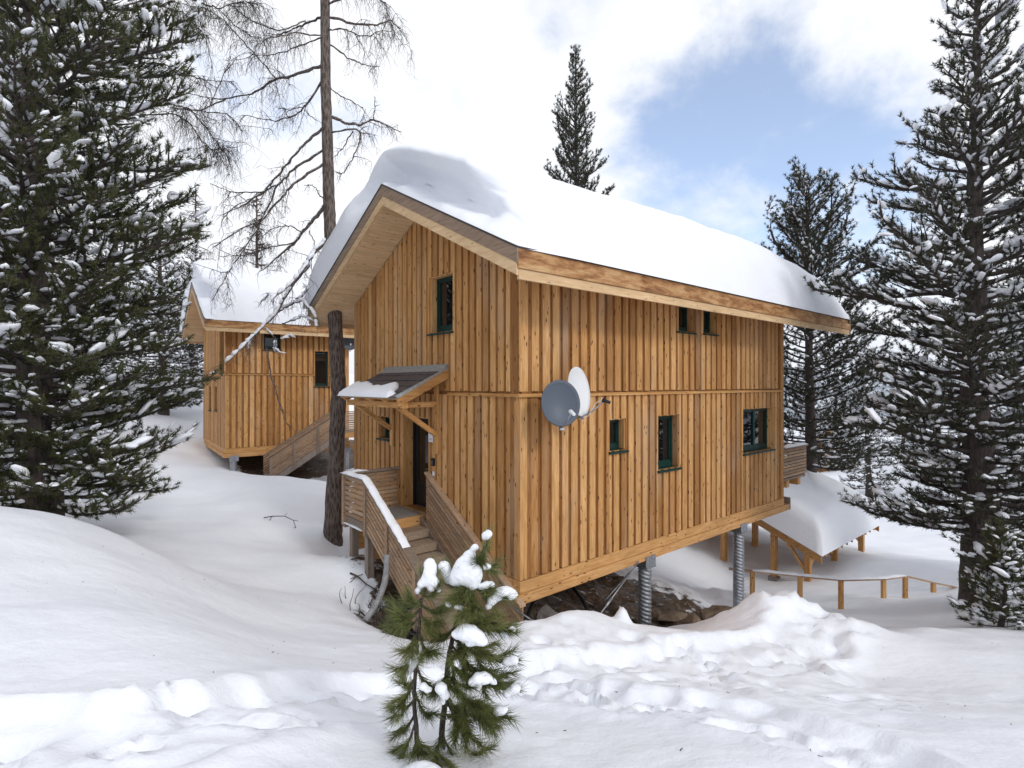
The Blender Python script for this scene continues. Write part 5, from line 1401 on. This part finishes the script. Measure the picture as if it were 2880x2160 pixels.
for px, py0, py1, Y, lab, sd in ((550, 530, 700, 44, 'small distant bare larch above the far chalet gable', 3), (722, 540, 745, 40, 'thin distant bare larch standing behind the far chalet roof', 4)):
    b0 = gz((px - CX) / F * Y, Y); pyb = CY - b0 * F / Y
    larch(lab, [(px, py0), (px + 1, (py0 + pyb) / 2), (px, pyb - 5)], [.20, .14, .04], Y, [], sd, auto=64, fine=.45, tw=.016)

# ---- foreground sapling
def sapling():
    Y0 = 3.0; rr = np.random.default_rng(3); rnd = random.Random(4)
    base = at(1215, 2190, Y0); base.z = gz(base.x, base.y) - .05
    root = empty('pine_sapling', base, 0, 'small two-stemmed pine sapling with snow pads in the foreground', 'tree', None)
    B = np.array(tuple(base))
    W3 = lambda px, py, dy=0.0: np.array(tuple(at(px, py, Y0 + dy))) - B
    stems = [[W3(1180, 2200), W3(1172, 2080), W3(1166, 1990), W3(1168, 1900), W3(1176, 1800), W3(1182, 1720), W3(1192, 1650)],
             [W3(1255, 2210, .12), W3(1242, 2060, .12), W3(1252, 1960, .12), W3(1258, 1870, .1), W3(1275, 1780, .1), W3(1300, 1690, .08), W3(1335, 1600, .06), W3(1362, 1540, .05)]]
    T = Tubes()
    for s, r in zip(stems, (.015, .019)):
        s = np.array(s); t0 = np.linspace(0, 1, len(s)); t1 = np.linspace(0, 1, 30); q = np.stack([np.interp(t1, t0, s[:, i]) for i in range(3)], 1) + rr.normal(0, .002, (30, 3))
        T.add(q, np.linspace(r, r * .45, 30), 8)
    T.build('trunk', M['bark'], root)
    br = Tubes(); TP, TD, TS = [], [], []
    def needles(pts, f0, step=.016, sz=1.0):
        pts = np.array(pts); t0 = np.linspace(0, 1, len(pts)); L = np.linalg.norm(np.diff(pts, axis=0), axis=1).sum()
        for f in np.arange(f0, 1.001, step / L):
            p = np.array([np.interp(f, t0, pts[:, i]) for i in range(3)]); q = np.array([np.interp(max(f - .08, 0), t0, pts[:, i]) for i in range(3)])
            d = p - q; d /= max(np.linalg.norm(d), 1e-6); TP.append(p); TD.append(d + np.array([0, 0, -.12]) + rr.normal(0, .12, 3)); TS.append(sz * rr.uniform(.85, 1.12))
    def limb(a, b, sag=.02, r=.009, f0=.38, dy=0.0, sz=1.0, subs=1):
        a = np.array(a); b = np.array(b); k = 7
        pts = [a + (b - a) * t_ + np.array([0, dy * t_, -sag * math.sin(t_ * math.pi) + .02 * t_ ** 3]) for t_ in np.linspace(0, 1, k)]
        br.add(pts, np.linspace(r, .0035, k), 6); needles(pts, f0, sz=sz)
        for j in range(subs):
            t_ = rnd.uniform(.35, .75); i0 = int(t_ * (k - 1)); ax_ = pts[i0 + 1] - pts[i0]; ax_ /= np.linalg.norm(ax_)
            side = np.cross(ax_, [0, 0, 1.0]) * rnd.choice((-1, 1)); l = np.linalg.norm(b - a) * rnd.uniform(.30, .5)
            d = ax_ * .8 + side * rnd.uniform(.4, .9) + np.array([0, 0, rnd.uniform(-.25, .3)]); d /= np.linalg.norm(d)
            q = [pts[i0] + d * l * s for s in (0, .35, .7, 1)]; br.add(q, np.linspace(r * .6, .003, 4), 5); needles(q, .3, sz=sz * .95)
    S1 = lambda f: np.array([np.interp(f, np.linspace(0, 1, len(stems[0])), np.array(stems[0])[:, i]) for i in range(3)])
    S2 = lambda f: np.array([np.interp(f, np.linspace(0, 1, len(stems[1])), np.array(stems[1])[:, i]) for i in range(3)])
    for (st, f, px, py, dy, sub) in ((S1, .92, 1095, 1715, .05, 2), (S1, .80, 1105, 1748, -.10, 1), (S1, .97, 1195, 1622, .02, 2), (S1, .95, 1240, 1640, -.06, 1), (S1, .88, 1270, 1690, -.10, 2),
                                     (S1, .62, 1125, 1868, -.08, 2), (S1, .58, 1135, 1895, .12, 1), (S1, .38, 1105, 1985, -.05, 2), (S1, .30, 1112, 2065, .02, 2), (S1, .26, 1125, 2110, -.14, 1), (S1, .10, 1130, 2150, -.08, 1), (S1, .55, 1230, 1900, -.16, 2), (S1, .85, 1130, 1700, -.14, 2), (S1, .90, 1150, 1660, -.05, 2), (S1, .82, 1240, 1730, -.12, 3), (S1, .74, 1150, 1800, -.16, 2), (S1, .72, 1225, 1800, -.18, 3), (S1, .99, 1215, 1600, .02, 1), (S1, .5, 1135, 1940, -.2, 2), (S1, .12, 1150, 2130, -.2, 2), (S1, .42, 1225, 1960, -.2, 1),
                                     (S2, 1.0, 1372, 1512, .02, 0), (S2, .96, 1362, 1560, -.06, 1), (S2, .93, 1395, 1600, .04, 1), (S2, .90, 1310, 1610, -.05, 2), (S2, .86, 1385, 1650, -.08, 2), (S2, .80, 1425, 1682, -.02, 2),
                                     (S2, .78, 1300, 1660, -.16, 2), (S2, .76, 1255, 1610, .04, 2), (S2, .70, 1355, 1730, -.14, 2), (S2, .66, 1440, 1785, .02, 2), (S2, .60, 1320, 1800, -.2, 3), (S2, .60, 1225, 1760, -.14, 2), (S2, .55, 1450, 1870, .0, 3), (S2, .52, 1380, 1860, -.16, 2), (S2, .45, 1265, 1900, -.2, 2), (S2, .84, 1335, 1690, -.2, 3), (S2, .88, 1280, 1660, -.14, 2), (S2, .72, 1400, 1740, -.1, 3), (S2, .5, 1300, 1890, -.24, 3), (S2, .5, 1410, 1900, -.12, 3), (S2, .36, 1400, 1990, -.14, 3), (S2, .28, 1360, 2040, -.2, 2), (S2, .97, 1345, 1570, -.08, 1), (S2, .95, 1330, 1585, .05, 1),
                                     (S2, .44, 1450, 1942, -.02, 3), (S2, .40, 1360, 1950, -.18, 2), (S2, .34, 1436, 2010, -.06, 3), (S2, .30, 1330, 2010, -.2, 2), (S2, .26, 1405, 2040, .08, 1), (S2, .22, 1300, 2020, .1, 1), (S2, .10, 1385, 2085, -.08, 1), (S2, .14, 1340, 2120, -.22, 2), (S2, .12, 1300, 2150, -.25, 2), (S2, .2, 1230, 2100, -.25, 2), (S2, .32, 1310, 2050, .05, 2), (S1, .22, 1215, 2060, -.2, 2), (S1, .16, 1130, 2140, -.12, 2), (S1, .14, 1215, 2140, -.25, 2), (S1, .45, 1125, 1930, .06, 2), (S2, .62, 1390, 1810, -.18, 2), (S2, .04, 1275, 2140, -.2, 1)):
        p = W3(px, py, .06); limb(st(f), p + np.array([0, dy, 0]), sag=.035, r=.0075, f0=.30, subs=sub)
    tag(br.build('limbs', M['bark'], root), kind='stuff')
    T = tuft_templates(24, .105, .0034, kinds=8, spread=(.16, .80), seed=9)
    V = scatter(T, TP, TD, TS, rr)
    tag(np_mesh('foliage', V, [np.arange(len(V)).reshape(-1, 3)], M['needle_young'], root), kind='stuff')
    COUNT['sap'] = len(TP)
    # snow pads, grown as merged lumps
    pads = [[(1372, 1502, .020, .02), (1366, 1510, .016, .02)],
            [(1335, 1540, .016, -.02), (1322, 1562, .026, -.02), (1305, 1585, .034, -.03), (1290, 1612, .034, -.03), (1280, 1635, .024, -.04), (1312, 1612, .03, -.05), (1330, 1598, .032, -.05), (1335, 1622, .034, -.06), (1330, 1645, .024, -.06), (1300, 1628, .028, -.06)],
            [(1358, 1590, .018, 0), (1372, 1594, .014, 0)],
            [(1208, 1582, .020, 0), (1212, 1600, .026, -.02), (1205, 1622, .026, -.03), (1190, 1642, .024, -.03), (1176, 1662, .016, -.03), (1222, 1640, .022, -.05), (1232, 1660, .013, -.05), (1214, 1656, .013, -.05)],
            [(1248, 1592, .026, .02), (1256, 1612, .024, .02), (1262, 1632, .018, .0)],
            [(1352, 1650, .014, -.06), (1368, 1646, .020, -.05), (1384, 1645, .014, -.04)],
            [(1400, 1672, .022, -.03), (1418, 1666, .030, -.03), (1436, 1672, .024, -.02), (1382, 1690, .020, -.05), (1374, 1708, .014, -.06), (1450, 1674, .010, -.01)],
            [(1282, 1785, .016, -.2), (1302, 1776, .030, -.2), (1325, 1782, .036, -.2), (1348, 1798, .026, -.2), (1322, 1805, .018, -.2), (1360, 1806, .013, -.2)],
            [(1172, 1838, .022, -.04), (1162, 1856, .026, -.05), (1156, 1876, .022, -.05), (1150, 1892, .012, -.05)],
            [(1124, 1996, .022, -.06), (1138, 2006, .015, -.06)], [(1100, 2044, .020, -.04), (1116, 2038, .018, -.04)],
            [(1326, 1920, .016, -.2), (1345, 1908, .026, -.2), (1368, 1908, .024, -.18), (1390, 1918, .014, -.17), (1345, 1935, .013, -.2)], [(1240, 1935, .024, -.22), (1252, 1955, .020, -.22), (1246, 1975, .011, -.22)],
            [(1140, 2200, .05, -.3), (1180, 2180, .05, -.32), (1215, 2195, .05, -.35), (1250, 2205, .04, -.3)], [(1310, 2190, .035, -.3), (1340, 2195, .03, -.3)], [(1400, 2000, .022, -.1), (1420, 1996, .016, -.1)], [(1190, 1930, .018, -.2), (1205, 1940, .014, -.2)],
            [(1425, 1862, .018, -.02), (1445, 1858, .020, -.02)], [(1425, 1950, .018, -.05), (1448, 1938, .024, -.04)], [(1420, 1782, .020, -.02), (1440, 1772, .016, -.02)],
            [(1262, 1700, .014, -.14), (1285, 1708, .012, -.14), (1298, 1710, .011, -.14)]]
    for i, pad in enumerate(pads):
        mbd = bpy.data.metaballs.new('pad%dx' % i); mbd.resolution = .009; mbd.render_resolution = .009; mbd.threshold = .9
        mo = bpy.data.objects.new('pad%dx' % i, mbd); COL.objects.link(mo)
        for (px, py, r, dy) in pad:
            e = mbd.elements.new(); w = W3(px, py, .06 + dy); e.co = tuple(w); e.radius = r * 2.75; e.type = 'ELLIPSOID'
            e.size_x, e.size_y, e.size_z = 1.0, 1.0, .85
        dg = bpy.context.evaluated_depsgraph_get(); ev = mo.evaluated_get(dg)
        me = bpy.data.meshes.new_from_object(ev); bpy.data.objects.remove(mo); bpy.data.metaballs.remove(mbd)
        me.name = 'snow_pad'; me.materials.clear(); me.materials.append(M['snow'])
        for p in me.polygons: p.use_smooth = True
        nv = len(me.vertices)
        if nv:
            co = np.empty(nv * 3, np.float32); me.vertices.foreach_get('co', co); co = co.reshape(-1, 3)
            co += (np.stack([fbm(co[:, 2] * 40, co[:, 0] * 40, 7, 2), fbm(co[:, 0] * 40, co[:, 2] * 40, 8, 2), fbm(co[:, 0] * 40 + 9, co[:, 1] * 40, 9, 2)], 1) * .0065).astype(np.float32)
            me.vertices.foreach_set('co', co.ravel())
        o = bpy.data.objects.new('snow_pad', me); COL.objects.link(o); o.parent = root
sapling()

# ---- small twigs lying on the snow
def ground_twig(label, pxs, r, seed):
    rr = np.random.default_rng(seed); pts = []
    for (px, py, Y, lift) in pxs:
        p = at(px, py, Y); pts.append((p.x, p.y, gz(p.x, p.y) + lift))
    c = Vector(pts[0]); T = Tubes(); P = np.array(pts) - np.array(tuple(c)); T.add(P, np.linspace(r, r * .5, len(P)), 5)
    for j in range(7):
        i = rr.integers(1, len(P)); d = rr.normal(0, .12, 3); d[2] = -abs(d[2]) * .6
        T.add([P[i], P[i] + d * .7, P[i] + d * 1.3 + np.array([0, 0, -.02])], [r * .5, r * .4, r * .25], 4)
    o = T.build('twig', M['twig'], None); o.location = c
    tag(o, label, 'twig', 'fallen twigs on the snow')
ground_twig('bent bare twig sticking out of the snow left of the larch trunk', [(742, 1432, 14, .02), (765, 1425, 14, .12), (800, 1420, 14, .20), (825, 1432, 14, .12), (832, 1460, 13.8, .02)], .014, 3)
ground_twig('dark crooked branch on the snow by the grey pipe', [(985, 1680, 10.6, .02), (1005, 1672, 10.5, .08), (1030, 1668, 10.4, .08), (1060, 1664, 10.4, .04)], .018, 5)

# needles and bark crumbs shed on the snow
def litter():
    rr = np.random.default_rng(31); T = Tubes()
    for i in range(90):
        if rr.random() < .55: p = at(rr.uniform(0, 1100), rr.uniform(1500, 2100), rr.uniform(4, 10))
        else: p = at(rr.uniform(1500, 2850), rr.uniform(1800, 2150), rr.uniform(3, 9))
        z = gz(p.x, p.y) + .004; a = rr.uniform(0, 6.28); l = rr.uniform(.006, .030); r = rr.uniform(.0015, .004)
        q = np.array([p.x, p.y, z]); d = np.array([math.cos(a), math.sin(a), rr.uniform(-.1, .3)]) * l
        T.add([q, q + d * .5, q + d], [r, r, r * .5], 3)
    tag(T.build('needle_litter', M['twig'], None), None, None, None, 'stuff')
litter()

# dead brush beneath the stairs
def brush():
    rr = np.random.default_rng(12); T = Tubes()
    c = C1 + U1 * (-1.35) + V1 * 1.9; z0 = gz(c.x, c.y)
    for i in range(170):
        a = c + U1 * rr.normal(0, .22) + V1 * rr.normal(0, .42); z = gz(a.x, a.y)
        p = np.array([a.x, a.y, z]) - np.array([c.x, c.y, z0]); d = rr.normal(0, .5, 3); d[2] = abs(d[2]) + .4
        l = rr.uniform(.2, .55); q = [p]
        for k in range(4): d = d / np.linalg.norm(d) + rr.normal(0, .35, 3); q.append(q[-1] + d / np.linalg.norm(d) * l / 4)
        T.add(q, np.linspace(.008, .003, 5), 4)
    o = T.build('dead_brush', M['twig'], None); o.location = (c.x, c.y, z0)
    tag(o, 'dark dead brush under the entrance stairs', 'brush', None, 'stuff')
brush()

# ------------------------------------------------------------------ far chalets
def far_chalet(label, loc, rz, w=6.5, ln=9.0, hw=4.2, rise=2.6):
    root = empty('far_chalet', loc, rz, label, 'house', 'distant timber chalets')
    mb = MB(); mb.box(0, ln, 0, w, -3, hw)
    mb.hexa([(0, 0, hw), (ln, 0, hw), (ln, w, hw), (0, w, hw), (0, w / 2 - .01, hw + rise), (ln, w / 2 - .01, hw + rise), (ln, w / 2 + .01, hw + rise), (0, w / 2 + .01, hw + rise)])
    mb.build('wall', M['clad'], root)
    b = MB(); y = .1
    while y < w - .1:
        b.box(-.04, -.002, y, y + .16, -.5, hw + rise * (1 - abs(y + .08 - w / 2) / (w / 2)) - .15); y += .27
    x = .1
    while x < ln - .1: b.box(x, x + .16, -.04, -.002, -.5, hw); x += .27
    tag(b.build('battens', M['clad'], root), kind='stuff')
    for s in (0, 1):
        y0 = -.8 if s == 0 else w + .8; sl = rise / (w / 2); z0 = hw - .8 * sl
        MB().hexa([(-.8, y0, z0), (ln + .8, y0, z0), (ln + .8, w / 2, hw + rise), (-.8, w / 2, hw + rise), (-.8, y0, z0 + .25), (ln + .8, y0, z0 + .25), (ln + .8, w / 2, hw + rise + .25), (-.8, w / 2, hw + rise + .25)]).build('roof', M['soffit_y'], root)
    for (y, z) in ((w * .3, 1.0), (w * .62, 1.0), (w * .46, hw + .2)):
        f = MB().box(-.06, -.041, y, y + .8, z, z + 1.1).build('window', M['green'], root); MB().box(-.066, -.0605, y + .1, y + .7, z + .1, z + 1.0).build('pane', M['glass'], f)
    nx, ny = 26, 34; V = []; ys = np.linspace(-.85, w + .85, ny)
    for i in range(nx):
        x = -.85 + (ln + 1.7) * i / (nx - 1); e = np.minimum(np.minimum(ys + .85, w + .85 - ys), min(x + .85, ln + .85 - x))
        zr = hw + rise * (1 - np.abs(ys - w / 2) / (w / 2)) + .255
        V.append(np.stack([np.full(ny, x), ys, zr + .75 * np.sqrt(np.clip(1 - (1 - np.clip(e / .6, 0, 1)) ** 2, 0, 1)) + fbm(ys * .6, ys * 0 + x, 5, 2) * .08], 1))
    V = np.array(V); idx = np.arange(nx * ny).reshape(nx, ny)
    q = np.stack([idx[:-1, :-1].ravel(), idx[1:, :-1].ravel(), idx[1:, 1:].ravel(), idx[:-1, 1:].ravel()], 1)
    o = np_mesh('roof_snow', V.reshape(-1, 3), [q], M['snow'], smooth=True); o.location = loc; o.rotation_euler = (0, 0, rz)
    tag(o, 'snow on the roof of the ' + label, 'snow', 'snow caps on roofs')
p = at(2400, 1300, 58); far_chalet('small distant chalet gable seen through the pine branches on the right', (p.x, p.y, at(0, 1213, 58).z - 5.0), R(62), 4.6, 7.0, 2.9, 2.1)
open('/tmp/stat.txt','w').write(str(COUNT)+' tris %d' % sum(len(o.data.loops) - 2 * len(o.data.polygons) for o in bpy.data.objects if o.type == 'MESH'))
print('TUFTS', COUNT, 'TRIS', sum(len(o.data.loops) - 2 * len(o.data.polygons) for o in bpy.data.objects if o.type == 'MESH'), 'OBJ', len(bpy.data.objects))
